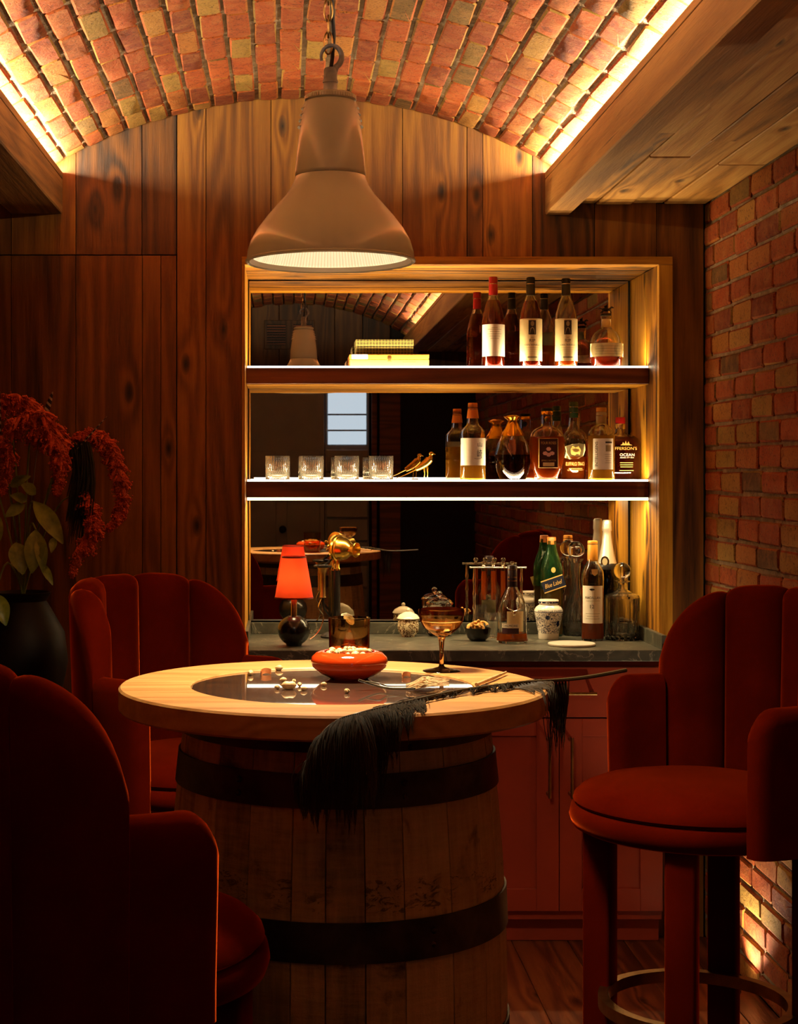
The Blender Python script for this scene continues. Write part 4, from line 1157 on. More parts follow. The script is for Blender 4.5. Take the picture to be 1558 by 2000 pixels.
# lower shelf bottles
def labelled(*a, **k): return bottle(*a, **k)
Y = 5.66
t = bottle('calligraphy_bottle', 'whisky bottle with ochre cap and white label bearing brush calligraphy', 923, Y, Z2,
           [(23, 938), (24.6, 934), (24.6, 848), (23.5, 842), (18, 835), (13, 831), (11.3, 826), (10.6, 818), (9.6, 800), (9.4, 792)], 868, M['glass'], M['gold_spirit'])
capsule(t, 11.8, 9.6, 817, 797, Y, Z2, M['orange'], 'neck_sleeve', rings=(800,)); capsule(t, 9.4, 9.2, 796, 787, Y, Z2, M['orange'], 'cap')
R = 24.6 * Y / F; lb = patch(t, 'paper_label', M['paper'], R * 2.6, zy(909, Y, Z2), zy(856, Y, Z2), R)
text(lb, '\u5c71', .018, zy(868.5, Y, Z2), R, M['ink'], .021, .016); text(lb, '\u5d0e', .020, zy(886, Y, Z2), R, M['ink'], .020, .028)
mb = MB(); P = [wrap_pt(.013 + .016 * math.sin(a) , zy(893, Y, Z2) - .007 * math.cos(a), R, .0014, 0) for a in [(-.9 + 2.3 * i / 10) for i in range(11)]]; mb.tube(P, .0006, 5); mb.build('brush_stroke', M['ink'], lb)

Y = 5.70
pr = [(22, 937.5), (25, 936), (31, 921), (34.5, 903), (34, 886), (29, 866), (22.5, 852), (21.6, 850)]
t = bottle('gilt_decanter', 'globe-shaped decanter with flared gold neck and dark spirit', 1001, Y, Z2, pr, 888, M['glass'], M['dark_spirit'], cat='decanter')
mb = MB(); g = [(22.4, 852), (21.6, 847), (16, 838), (11.5, 829), (10, 823), (11, 820), (17, 815.5), (17.5, 814)]
gp = [(a * Y / F, zy(b, Y, Z2)) for a, b in g]; mb.lathe(gp + [(r - .002, z) for r, z in gp[::-1]] + [gp[0]], 40); mb.build('gold_neck', M['gold'], t)
mb = MB(); mb.lathe([(0, zy(818, Y, Z2)), (9 * Y / F, zy(818, Y, Z2)), (15.5 * Y / F, zy(814, Y, Z2)), (9 * Y / F, zy(811, Y, Z2)), (0, zy(810, Y, Z2))], 32); mb.build('stopper', M['gold'], t)

Y = 5.66
pr = [(18, 938), (19, 937), (27, 918), (32.5, 896), (34.8, 876), (34.5, 860), (31, 846), (24, 838), (15, 834), (11.5, 831), (11.2, 826), (11.2, 810)]
t = bottle('oval_bottle', 'flat oval bottle of deep amber spirit with rose emblem plate', 1068, Y, Z2, pr, 853, M['glass'], M['amber'], sec=superel(2.3, 1.0, .52))
capsule(t, 11.8, 11.6, 810, 803, Y, Z2, M['gold'], 'collar'); capsule(t, 11.2, 11.6, 803, 797, Y, Z2, M['blackcap'], 'stopper')
mb = MB(); mb.lathe([(0, 0), (.010, 0), (.011, .001), (.007, .002), (0, .002)], 20, mtx=Matrix.Translation((0, -11.3 * Y / F * .53, zy(819, Y, Z2))) @ Matrix.Rotation(PI / 2, 4, 'X')); mb.build('medallion', M['gold'], t)
yf = -35 * Y / F * .52
za, zb_ = zy(914, Y, Z2), zy(856, Y, Z2); zc = (za + zb_) / 2
mb = MB(); mb.box(-.034, .034, yf - .0015, yf + .006, za, zb_, .001); lb = mb.build('emblem_plate', M['goldink'], t, smooth=False)
patch(lb, 'plate_field', mat('maroon_plate', hexc('3a1208'), .4), .063, za + .0025, zb_ - .0025, None, 0, .0020, yf)
text(lb, 'FOUR ROSES', .052, zb_ - .017, None, M['goldink'], 0, .009, 0, .0026, yf)
rose = mat('rose_print', hexc('e8b0a0'), .5)
for (x, z) in ((0, .012), (-.012, -.003), (.012, -.003), (0, -.008)):
    patch(lb, 'rose_print', rose, 0, zc + z + .002, 0, None, x, .0026, yf, shape=[((.0075 + .002 * (k % 2)) * math.cos(k * PI / 7), (.006 + .0016 * (k % 2)) * math.sin(k * PI / 7)) for k in range(14)])
text(lb, 'SMALL BATCH', .050, za + .026, None, M['goldink'], 0, .006, 0, .0026, yf)
patch(lb, 'batch_strip', M['cream'], .040, za + .006, za + .019, None, 0, .0026, yf)

t = bottle('torn_label_bottle', 'bourbon bottle with dark green cap and ragged pale label', 1120, 5.74, Z2,
           [(22, 938), (24, 935), (24, 868), (23, 858), (18, 848), (13, 842), (11, 833), (9.2, 822), (8.8, 812)], 892, M['glass'], M['amber'])
Y = 5.74; capsule(t, 9, 8.6, 816, 785, Y, Z2, M['greencap'], rings=(806, 795)); R = 24 * Y / F
sh_ = [(-.042, -.022), (-.02, -.028), (.01, -.024), (.03, -.016), (.043, .006), (.040, .026), (.01, .028), (-.012, .026), (-.04, .018), (-.036, 0)]
lb = patch(t, 'paper_label', M['cream'], 0, zy(882, Y, Z2), 0, R, 0, .0008, shape=sh_)
patch(lb, 'animal_print', M['goldink'], 0, zy(881, Y, Z2), 0, R, 0, .0014, shape=[(-.016, -.012), (-.004, -.016), (.004, -.010), (.014, -.014), (.018, .004), (.010, .016), (-.002, .012), (-.012, .018), (-.018, .006)])
text(t, 'BUFFALO TRACE', .072, zy(906, Y, Z2), R, M['goldink'], 0, .013); lines(t, R, [zy(y, Y, Z2) for y in (915, 918, 922)], [.05, .06, .02], M['goldink'])

Y = 5.66
t = bottle('pale_label_bottle', 'golden whisky bottle with grey capsule and tall white label', 1174, Y, Z2,
           [(24.5, 938), (26, 935), (26, 852), (24.5, 843), (19, 835), (13, 830), (10, 826), (9.6, 818), (9.6, 806)], 851, M['glass'], M['gold_spirit'])
capsule(t, 10.3, 10, 828, 805, Y, Z2, M['greycap'], rings=(812,)); capsule(t, 9.9, 9.9, 804, 796, Y, Z2, M['corkgold'], 'cork')
R = 26 * Y / F; lb = patch(t, 'paper_label', M['paper'], .078, zy(917, Y, Z2), zy(857, Y, Z2), R)
text(lb, 'INTELLIGENS', .086, zy(887, Y, Z2), R, M['ink'], -.026, .010, PI / 2); patch(lb, 'print_line', M['ink'], .026, zy(866, Y, Z2), zy(863, Y, Z2), R, .018, .0012)
patch(lb, 'print_line', M['greyink'], .020, zy(882, Y, Z2), zy(870, Y, Z2), R, .016, .0012); lines(lb, R, [zy(y, Y, Z2) for y in (888, 892, 896, 900, 904)], [.026, .024, .026, .02, .024], M['greyink'], xc=.016)

Y = 5.765
t = bottle('square_shoulder_bottle', 'dark red square-shouldered bottle with gold lettering at the shelf end', 1211, Y, Z2,
           [(35, 937.5), (37.5, 934), (38, 905), (37.5, 868), (34, 857), (26, 851), (14, 848), (9.6, 845), (9.2, 838), (9.2, 822)], 853, M['glass'], M['red_amber'], sec=superel(3.2, 1.0, .62))
capsule(t, 10.4, 10.2, 838, 828, Y, Z2, M['silver'], 'collar'); capsule(t, 9.8, 9.6, 827, 815, Y, Z2, M['redcap'], 'stopper')
yf = -38 * Y / F * .62 - .0005
text(t, "JEFFERSON'S", .092, zy(877, Y, Z2), None, M['goldink'], .004, .014, 0, .001, yf); text(t, 'OCEAN', .052, zy(888.5, Y, Z2), None, M['whiteink'], .015, .010, 0, .001, yf)
text(t, 'AGED AT SEA', .050, zy(894, Y, Z2), None, M['whiteink'], .015, .004, 0, .001, yf)
for y, w in ((904, .046), (908, .046), (912, .044), (919, .05)): patch(t, 'print_line', M['goldink'], w, zy(y, Y, Z2) - .001, zy(y, Y, Z2) + .001, None, .013, .001, yf, n=6)
patch(t, 'ship_print', M['goldink'], 0, zy(868, Y, Z2), 0, None, .012, .001, yf, shape=[(-.022, -.004), (.022, -.004), (.012, 0), (.008, .010), (.003, .001), (-.002, .012), (-.006, .001), (-.012, .008), (-.014, 0)])

# ------------------------------------------------------------------ on the worktop
def cy(Y): return CY + (H - ZC) * F / Y
# red table lamp
Y = 5.49; zb = ZC
t = thing('table_lamp', 'small table lamp with red cone shade and black ball base', 'lamp', ((574 - CX) * Y / F, Y, zb))
k = Y / F; b0 = cy(Y)
R = 32 * k; zc = zy(1230, Y, zb)
prof = [(0, 0), (R * .45, 0)] + [(R * math.cos(a), zc + (zc if a < 0 else zc * .92) * math.sin(a)) for a in [math.radians(x) for x in range(-60, 61, 10)]] + [(R * .38, zy(1203, Y, zb)), (0, zy(1202, Y, zb))]
mb = MB(); mb.lathe(prof, 44); mb.build('base', M['black'], t, ang=60)
mb = MB(); mb.lathe([(0, zy(1204, Y, zb)), (6 * k, zy(1203, Y, zb)), (6 * k, zy(1172, Y, zb)), (3 * k, zy(1168, Y, zb)), (2 * k, zy(1110, Y, zb)), (0, zy(1110, Y, zb))], 20); mb.build('stem', M['antbrass'], t)
zt_, zb2 = zy(1088, Y, zb), zy(1167, Y, zb)
mb = MB(); mb.lathe([(37.5 * k, zb2), (23.5 * k, zt_), (23.1 * k, zt_), (37.1 * k, zb2), (37.5 * k, zb2)], 48); sh = mb.build('shade', M['shade'], t)
for (r, z) in ((37.6, zb2), (23.6, zt_)):
    mb = MB(); mb.lathe([(r * k, z - .0025), (r * k + .0008, z - .0025), (r * k + .0008, z + .0025), (r * k, z + .0025)], 48); mb.build('shade_band', mat('shade_binding', hexc('7a1a08'), .7), sh)
d = bpy.data.lights.new('table_lamp_bulb', 'POINT'); d.energy = 0.55; d.color = (1.0, .66, .33); d.shadow_soft_size = .012
o = bpy.data.objects.new('table_lamp_bulb', d); COL.objects.link(o); o.location = ((574 - CX) * Y / F, Y, zb + zy(1135, Y, zb))

# antique optical instrument
Y = 5.76; k = Y / F; o0 = W(655, 0, Y); ox = o0.x
t = thing('optical_instrument', 'antique optical instrument with brass lens head on a black post', 'instrument', (ox, Y, ZC))
def qp(x, y, dy=0.0): return Vector(((x - 655) * k, dy, zy(y, Y, ZC)))
mb = MB(); mb.lathe([(0, 0), (.040, 0), (.042, .006), (.036, .014), (.020, .020), (0, .021)], 32, mtx=Matrix.Translation((-.012, 0, 0))); mb.build('base', M['blackmatt'], t)
mb = MB(); mb.lathe([(0, .018), (9.5 * k, .018), (9.5 * k, zy(1114, Y, ZC)), (0, zy(1114, Y, ZC))], 24); mb.build('post', M['black'], t)
mb = MB()
for dx in (-3.5, 4.5): mb.lathe([(0, zy(1114, Y, ZC)), (5.0 * k, zy(1114, Y, ZC)), (5.0 * k, zy(1110, Y, ZC)), (3.4 * k, zy(1108, Y, ZC)), (3.2 * k, zy(1092, Y, ZC)), (4.6 * k, zy(1088, Y, ZC)), (0, zy(1086, Y, ZC))], 16, mtx=Matrix.Translation((dx * k, 0, 0)))
mb.build('socket', M['brass'], t)
ax = Vector((.80, -.58, -.06)).normalized(); rot = ax.to_track_quat('Z', 'Y').to_matrix().to_4x4(); hp = qp(664, 1071)
mb = MB(); mb.lathe([(0, -.034), (.016, -.033), (.026, -.026), (.036, -.014), (.047, -.012), (.047, -.004), (.043, -.002), (.044, .004), (.041, .010), (.038, .024), (.030, .036), (.022, .044), (.020, .050), (.024, .062), (.027, .070), (.025, .071), (.019, .052), (.016, .03), (0, .028)], 40, mtx=Matrix.Translation(hp) @ rot); head = mb.build('lens_head', M['brass'], t, ang=35)
for (x, y, r) in ((641, 1066, 3.2), (646, 1075, 3.0), (644, 1083, 2.6), (652, 1057, 3.0)):
    mb = MB(); mb.ball(qp(x, y, -.018), r * k, 10, 8); mb.tube([qp(x, y, -.018), qp(x + 8, y, -.006)], 1.2 * k, 6); mb.build('adjusting_knob', M['brass'], head)
mb = MB(); mb.lathe([(0, 0), (17 * k, 0), (18 * k, .003), (18 * k, .006), (16 * k, .008), (0, .008)], 28, mtx=Matrix.Translation(qp(630, 1107, -.02))); mb.build('stage', M['black'], t)
mb = MB(); mb.lathe([(0, zy(1166, Y, ZC)), (7 * k, zy(1166, Y, ZC)), (5.8 * k, zy(1162, Y, ZC)), (5.8 * k, zy(1120, Y, ZC)), (9 * k, zy(1113, Y, ZC)), (11 * k, zy(1108, Y, ZC)), (0, zy(1107, Y, ZC))], 20, mtx=Matrix.Translation((-25 * k, -.02, 0))); mb.build('eye_tube', M['antbrass'], t)
mb = MB(); mb.tube(catmull([qp(630, 1166, -.02), qp(632, 1185, -.02), qp(640, 1198, -.01), qp(648, 1206, 0)], 5), .004, 8); mb.tube(catmull([qp(648, 1092, 0), qp(638, 1100, -.01), qp(630, 1104, -.02)], 5), .004, 8); mb.build('bracket', M['black'], t)
mb = MB(); mb.tube(catmull([qp(628, 1168, -.02), qp(622, 1185, -.03), qp(631, 1200, -.03), qp(627, 1222, -.035), qp(616, 1238, -.04), qp(604, 1247, -.045)], 7), .0026, 8); mb.build('chain', M['silver'], t)
# oyster dish behind the tumbler
Y = 5.70; k = Y / F
t = thing('oyster_dish', 'pearly oyster shell propped up behind the smoky tumbler', 'ornament', ((682 - CX) * k, Y, ZC))
mb = MB(); mb.lathe([(0, 0), (.018, 0), (.014, .006), (.006, .014), (.006, .05), (0, .05)], 20); mb.build('stand', M['antbrass'], t)
rot = Matrix.Translation((0, .0, .062)) @ Matrix.Rotation(math.radians(35), 4, 'Y') @ Matrix.Rotation(math.radians(58), 4, 'X')
def oys(a, z): return (math.cos(a) * 1.25 * (1 + .03 * math.sin(9 * a)), math.sin(a) * .8 * (1 + .03 * math.sin(9 * a)))
mb = MB(); mb.lathe([(0, -.006), (.014, -.005), (.026, .001), (.031, .007), (.029, .009), (.020, .004), (.018, .006), (.011, .001), (0, .0)], 44, sec=oys, mtx=rot); mb.build('shell', M['porcelain'], t)

# lidded pots
Y = 5.80; k = Y / F
t = thing('scroll_pot', 'small porcelain lidded pot with gold scroll pattern', 'pot', ((797 - CX) * k, Y, ZC))
mb = MB(); mb.lathe([(0, 0), (13 * k, 0), (13.5 * k, .004), (20 * k, .018), (21.5 * k, .04), (19 * k, .062), (18 * k, .063), (20 * k, .04), (18 * k, .018), (0, .008)], 36); mb.build('bowl', M['floral'], t)
mb = MB(); mb.lathe([(21 * k, .063), (22.5 * k, .066), (18 * k, .078), (8 * k, .088), (3 * k, .090), (0, .09)], 36); l = mb.build('lid', M['porcelain'], t)
mb = MB(); mb.ball((0, 0, .096), .0075, 12, 8); mb.build('knob', M['porcelain'], l)
Y = 5.82; k = Y / F
t = thing('glass_bonbon_jar', 'clear glass lidded jar behind the coupe', 'jar', ((858 - CX) * k, Y, ZC))
vessel(t, [(19 * k, 0), (24 * k, .012), (26 * k, .06), (25 * k, .115)], M['glass'], .003, .008)
mb = MB(); mb.lathe([(0, .01), (22 * k, .014), (23 * k, .085), (12 * k, .095), (0, .092)], 24); mb.build('sugar', M['paper'], t)
mb = MB(); mb.lathe([(0, .116), (27 * k, .116), (27 * k, .121), (20 * k, .133), (8 * k, .141), (0, .142)], 36); l = mb.build('lid', M['glass'], t)
mb = MB(); mb.ball((0, 0, .152), .011, 14, 10); mb.build('knob', M['glass'], l)

# snack bowl
Y = 5.66; k = Y / F
t = thing('snack_bowl', 'small black bowl beside the low whisky bottle', 'bowl', ((933 - CX) * k, Y, ZC))
mb = MB(); mb.lathe([(0, 0), (14 * k, 0), (20 * k, .010), (24 * k, .028), (25 * k, .045), (23.6 * k, .045), (22 * k, .028), (17 * k, .012), (0, .008)], 36); mb.build('body', M['black'], t)
rg = random.Random(4)
for i in range(13):
    a = rg.uniform(0, 2 * PI); rr = rg.uniform(.0, .026); base = Vector(((933 - CX) * k + rr * math.cos(a), Y + rr * math.sin(a), ZC + .040 + (.034 - rr) * rg.uniform(.1, 1.0)))
    q0 = Quaternion((rg.random(), rg.random(), rg.random(), rg.random())).normalized()
    mb = MB(); P = [q0 @ Vector((.014 * math.cos(x), .013 * math.sin(x), .004 * math.sin(2 * x))) for x in [-.6 + 3.4 * j / 7 for j in range(8)]]
    mb.tube(P, [.005 + .002 * math.sin(j) for j in range(8)], 7); o = mb.build('puffed_snack', M['snack'], None, loc=tuple(base)); tag(o, 'golden curled snack heaped in the small black bowl', 'snack', 'snacks in the black bowl')

# tube rack
Y = 5.80; k = Y / F; xl, xr = (926 - 972) * k, (1018 - 972) * k
t = thing('bamboo_rack', 'silver bamboo-shaped rack holding amber spirit tubes', 'rack', ((972 - CX) * k, Y, ZC))
mb = MB(); mb.box(xl - .012, xr + .012, -.03, .03, 0, .008, .002); mb.build('base', M['silver'], t)
zt = zy(1106, Y, ZC)
def bamboo(p0, p1, r, nodes):
    mb = MB(); P = []; Rr = []
    for i in range(nodes * 4 + 1):
        u = i / (nodes * 4); P.append(Vector(p0).lerp(Vector(p1), u)); Rr.append(r * (1.45 if i % 4 == 0 else .92))
    mb.tube(P, Rr, 10); return mb
for x in (xl, xr): bamboo((x, 0, .006), (x, 0, zt), .0048, 5).build('post', M['silver'], t)
for y in (-.011, .011): bamboo((xl - .016, y, zt - .004), (xr + .016, y, zt - .004), .003, 6).build('rail', M['silver'], t)
for i, px in enumerate((944, 963, 982, 1000)):
    o = thing('spirit_tube', ['amber spirit tube nearest the left rack post', 'second amber spirit tube in the rack', 'third amber spirit tube in the rack', 'fourth amber spirit tube, behind the low whisky bottle'][i], 'tube', ((px - CX) * k, Y, ZC + zy(1172, Y, ZC)), 0, 'amber tubes in the silver rack')
    L = zt - zy(1172, Y, ZC)
    vessel(o, [(.0075, .0), (.0085, .003), (.0085, L - .004)], M['glass'], .001, .002, n=20)
    mb = MB(); mb.lathe([(0, .002), (.0077, .002), (.0077, L * .86), (0, L * .86)], 20); mb.build('spirit', M['amber'], o)
    mb = MB(); mb.lathe([(0, L - .008), (.0105, L - .006), (.0105, L - .001), (.006, L + .001), (.005, L + .004), (.009, L + .009), (.009, L + .014), (.005, L + .018), (0, L + .018)], 18); mb.build('stopper', M['silver'], o)
Y = 5.745; k = Y / F
t = thing('cut_glass_holder', 'small cut-glass holder behind the snack bowl', 'glass', ((962 - CX) * k, Y, ZC))
mb = MB(); r = 12 * k; mb.lathe([(0, 0), (r * .8, 0), (r * .9, .006), (r, .05), (r, .09), (r - .003, .09), (r - .003, .05), (r * .7, .012), (0, .010)], 48, sec=flute(12, .08, .07)); mb.build('glass_body', M['crystal'], t)

# low pear-shaped bottle
Y = 5.60; k = Y / F; zb = ZC
t = bottle('stag_bottle', 'pear-shaped nearly empty whisky bottle with silver stag emblem', 1000, Y, zb,
           [(30, cy(Y)), (31, 1252), (29.5, 1242), (28.3, 1232), (28.3, 1196), (27.2, 1184), (23, 1170), (16, 1157), (11, 1149), (9.6, 1143), (9.2, 1125), (9.2, 1112)], 1236, M['glass'], M['amber'])
capsule(t, 9.9, 9.6, 1146, 1104, Y, zb, mat('aubergine_capsule', hexc('1c0e14'), .3), rings=(1112, 1127, 1134)); R = 28.3 * k
patch(t, 'back_label', M['cream'], .060, zy(1231, Y, zb), zy(1192, Y, zb), R, .005, .0006)
pl = patch(t, 'name_plate', M['paper'], .060, zy(1224, Y, zb), zy(1216, Y, zb), R, -.014, .0010); text(pl, 'DALMORE', .052, zy(1220, Y, zb), R, M['ink'], -.014, .008)
patch(t, 'name_plate', mat('plum_label', hexc('3a1a2a'), .5), .060, zy(1235, Y, zb), zy(1224.5, Y, zb), R, -.014, .0010)
zs = zy(1189, Y, zb); mb = MB(); f = lambda x, z: Vector(wrap_pt(x, z, R, .003, 0))
mb.ball(f(0, zs - .010), .0058, 10, 8, (.9, .7, 1.5)); mb.ball(f(0, zs - .020), .0035, 8, 6)
for s in (-1, 1):
    mb.tube([f(s * x, zs + z) for x, z in ((.003, -.004), (.012, .001), (.020, .003), (.026, .010), (.026, .018))], [.002, .0018, .0016, .0013, .0008], 6)
    mb.tube([f(s * .013, zs + .001), f(s * .014, zs + .010)], [.0014, .0007], 6); mb.tube([f(s * .021, zs + .004), f(s * .020, zs + .013)], [.0012, .0006], 6); mb.tube([f(s * .004, zs - .006), f(s * .010, zs - .009)], [.0016, .0008], 6)
mb.build('stag_emblem', M['silver'], t)

# blue and white jar
Y = 5.715; k = Y / F
t = thing('cherry_jar', 'white jar painted with blue flowers and lettering', 'jar', ((1071 - CX) * k, Y, ZC))
mb = MB(); mb.lathe([(0, 0), (19 * k, 0), (20 * k, .003), (20 * k, .018), (24 * k, .06), (27.5 * k, .094), (27.5 * k, .104), (24 * k, .114), (18.5 * k, .121), (17.5 * k, .124), (0, .124)], 48); mb.build('body', M['jar'], t, ang=50)
mb = MB(); mb.lathe([(0, .124), (17.5 * k, .124), (19.5 * k, .127), (19.8 * k, .137), (18.5 * k, .140), (0, .141)], 40); mb.build('lid', M['jar'], t)
text(t, 'AMARENA FABBRI', .100, .1015, 27.8 * k, mat('blue_ink', hexc('17234e'), .4), 0, .008, off=.0006)

# green square bottle with slanted label
Y = 5.835; k = Y / F
t = bottle('green_bottle', 'square green glass bottle with gold cap and slanted dark label', 1077, Y, ZC,
           [(19, cy(Y)), (20, cy(Y) - 3), (20.5, 1120), (20, 1108), (16, 1094), (11.5, 1081), (9, 1070), (8.2, 1062), (8.2, 1056)], 1150, M['green'], M['amber'], sec=superel(4))
capsule(t, 8.8, 8.6, 1063, 1049, Y, ZC, M['orange'], 'cap')
yf = -20.5 * k - .0006; zc = zy(1139, Y, ZC)
for w, h, m_, of in ((.082, .046, M['goldink'], .0006), (.082, .038, mat('navy_label', hexc('12182c'), .45), .0010)):
    patch(t, 'slanted_label', m_, w, zc - h / 2, zc + h / 2, None, 0, of, yf, rot=math.radians(19), zc=zc)
text(t, 'Blue Label', .062, zc, None, M['goldink'], 0, .015, math.radians(19), .0016, yf, slant=.25)
patch(t, 'crest_print', M['goldink'], 0, zy(1112, Y, ZC), 0, None, 0, .0008, yf, shape=oval(.008, .010))

# tall decanter
def stopper(t, zc, r, zl, mt):
    mb = MB(); mb.ball((0, 0, zc), r, 28, 20); mb.lathe([(0, zl - .012), (.007, zl - .012), (.009, zl + .002), (.007, zc - r * .93), (0, zc - r * .9)], 24); mb.build('stopper', mt, t)
Y = 5.845; k = Y / F
t = bottle('tall_decanter', 'slender-necked cut crystal decanter with ball stopper', 1124, Y, ZC,
           [(22, cy(Y)), (25, cy(Y) - 4), (26.5, 1222), (24, 1200), (17, 1178), (11, 1160), (9, 1145), (8.6, 1122), (10, 1112), (10, 1100), (15, 1093), (15.5, 1091)], 1236, M['crystal2'], M['water'], sec=lambda a, z: 1.0 - (.10 * abs(math.sin(8 * a + z * 60)) if .006 < z < .115 else 0), cat='decanter', n=64, ang=12, wall=.004)
stopper(t, zy(1074, Y, ZC), 17 * k, zy(1092, Y, ZC), M['glass'])
# square-label whisky
Y = 5.67; k = Y / F
t = bottle('numbered_bottle', 'whisky bottle with ochre capsule and white label numbered twelve', 1157, Y, ZC,
           [(20, cy(Y)), (21.3, cy(Y) - 3), (21.5, 1150), (22, 1128), (21, 1116), (16, 1106), (11.5, 1099), (9.8, 1092), (9.4, 1080), (9.4, 1064)], 1147, M['glass'], M['amber'])
capsule(t, 10.2, 9.8, 1096, 1063, Y, ZC, M['corkgold']); capsule(t, 9.8, 9.6, 1062, 1056, Y, ZC, M['corkgold'], 'cap'); R = 21.5 * k
lb = patch(t, 'paper_label', M['paper'], R * 2.1, zy(1216, Y, ZC), zy(1143, Y, ZC), R, -.007)
text(lb, 'MACALLAN', .054, zy(1166, Y, ZC), R, M['ink'], -.007, .009); text(lb, '12', .014, zy(1183, Y, ZC), R, M['ink'], -.009, .013)
lines(lb, R, [zy(y, Y, ZC) for y in (1172, 1197, 1202, 1207)], [.05, .05, .04, .05], M['greyink'], xc=-.007); patch(lb, 'crest_print', M['ink'], 0, zy(1150, Y, ZC), 0, R, -.009, .0012, shape=oval(.009, .0035))
mb = MB(); R2 = 22.2 * k
patch(t, 'neck_seal', M['cream'], 0, zy(1116, Y, ZC), 0, 22.5 * k, 0, .0006, shape=[(-.012, .010), (.012, .010), (.010, -.006), (0, -.014), (-.010, -.006)])
# sparkling wine
Y = 5.835; k = Y / F
t = bottle('sparkling_wine_bottle', 'dark sparkling wine bottle with silver foil neck and oval medallion', 1185, Y, ZC,
           [(22, cy(Y)), (24, cy(Y) - 3), (24, 1145), (23, 1128), (19, 1105), (14, 1085), (10, 1062), (8, 1045), (7.6, 1030)], 1120, M['dkgreen'], None)
mb = MB(); pts = [(20.2, 1106), (14.6, 1085), (10.6, 1062), (8.6, 1045), (8.3, 1038), (9.2, 1036), (9.4, 1030), (8.8, 1024), (8.9, 1019), (7, 1015.5), (0, 1015)]
mb.lathe([(r * k, zy(y, Y, ZC)) for r, y in pts], 28, sec=lambda a, z: 1 + .02 * math.sin(9 * a + z * 160)); mb.build('foil', M['foil'], t)
rr = 18.5 * k; mb = MB(); mb.lathe([(rr, zy(1104, Y, ZC) - .012), (20.6 * k, zy(1106, Y, ZC) - .010), (20.4 * k, zy(1106, Y, ZC) + .006), (18.6 * k, zy(1104, Y, ZC) + .008)], 32); mb.build('neck_band', M['blackcap'], t)
md = patch(t, 'medallion', M['silver'], 0, zy(1096, Y, ZC), 0, 19 * k, -.014, .002, shape=oval(.015, .020)); patch(md, 'medallion_print', M['greyink'], 0, zy(1096, Y, ZC), 0, 19 * k, -.014, .0028, shape=oval(.009, .013))
# square-bodied decanter
Y = 5.70; k = Y / F
def cut(a, z): return 1.0 - (.085 * abs(math.sin(9 * a + (z * 90 if z > .018 else 0))) if .004 < z < .066 else 0.0)
t = bottle('straight_decanter', 'straight-sided cut crystal decanter with ball stopper at the worktop end', 1215, Y, ZC,
           [(32, cy(Y)), (33.5, cy(Y) - 3), (34, cy(Y) - 10), (34, cy(Y) - 20), (34, cy(Y) - 34), (34, 1168), (32, 1162), (20, 1158), (11, 1152), (9, 1145), (10, 1138), (15.5, 1135.5), (15.5, 1134)], 1244, M['crystal2'], None, sec=cut, cat='decanter', wall=.005, floor=.016, n=72, ang=12)
stopper(t, zy(1115, Y, ZC), 16.5 * k, zy(1135, Y, ZC), M['glass'])
# marble disc
Y = 5.50; k = Y / F
mb = MB(); r = 46 * k; mb.lathe([(0, 0), (r - .003, 0), (r, .003), (r, .007), (r - .002, .009), (0, .009)], 56)
o = mb.build('marble_coaster', M['marble'], None, loc=((1116 - CX) * k, Y, ZC)); tag(o, 'round white marble coaster on the worktop edge', 'coaster')

# ------------------------------------------------------------------ on the table
ZG = TZ - .0035
def tp(px, py, z=TZ):
    Y = F * (H - z) / (py - CY); return Vector(((px - CX) * Y / F, Y, z))
# nut bowl
c = tp(682, 1325, ZG); k = c.y / F
t = thing('nut_bowl', 'squat glossy orange-red bowl full of pistachios', 'bowl', tuple(c)); t.scale = (KT, KT, KT)
mb = MB(); mb.lathe([(0, .0), (.044, .0), (.046, .003), (.066, .012), (.084, .027), (.0885, .038), (.086, .050), (.076, .059), (.064, .063), (.058, .0625), (.060, .059), (.074, .052), (.080, .039), (.072, .024), (.045, .014), (0, .012)], 64); mb.build('body', M['bowlred'], t, ang=60)
def nut(loc, L, rg, label, grp, kern=True):
    t = thing('pistachio', label, 'nut', tuple(loc), rg.uniform(0, 6.28), grp); tilt = Matrix.Rotation(rg.uniform(-.4, .4), 4, 'X')
    for s in (-1, 1):
        rot = tilt @ Matrix.Rotation(s * .16, 4, 'Z')
        mb = MB(); vs = []; fs = []; m, n = 6, 7
        for i in range(m + 1):
            u = i / m; rr = math.sin(PI * u) ** .75 * .62 if 0 < i < m else .04
            for j in range(n):
                a = PI * j / (n - 1)
                vs.append(rot @ Vector(((u - .5) * L * 2, s * rr * L * math.sin(a) + s * L * .03, rr * L * math.cos(a))))
        for i in range(m):
            for j in range(n - 1): q = i * n + j; fs.append((q, q + 1, q + n + 1, q + n))
        mb.add(vs, fs); mb.build('shell', M['nut'], t, ang=80)
    if kern: mb = MB(); mb.ball((0, 0, 0), L * .5, 8, 6, (1.5, .9, 1.0), tilt); mb.build('kernel', M['kernel'], t)
    return t
rg = random.Random(21)
for i in range(26):
    a = i * 2.4; rr = .0088 * math.sqrt(i) ; L = rg.uniform(.0075, .0093)
    nut(c + Vector((rr * math.cos(a), rr * math.sin(a), .0495 + max(0, .009 - rr * .15) + rg.uniform(-.002, .004))), L, rg, 'pistachio heaped in the orange-red bowl', 'pistachios in the bowl')
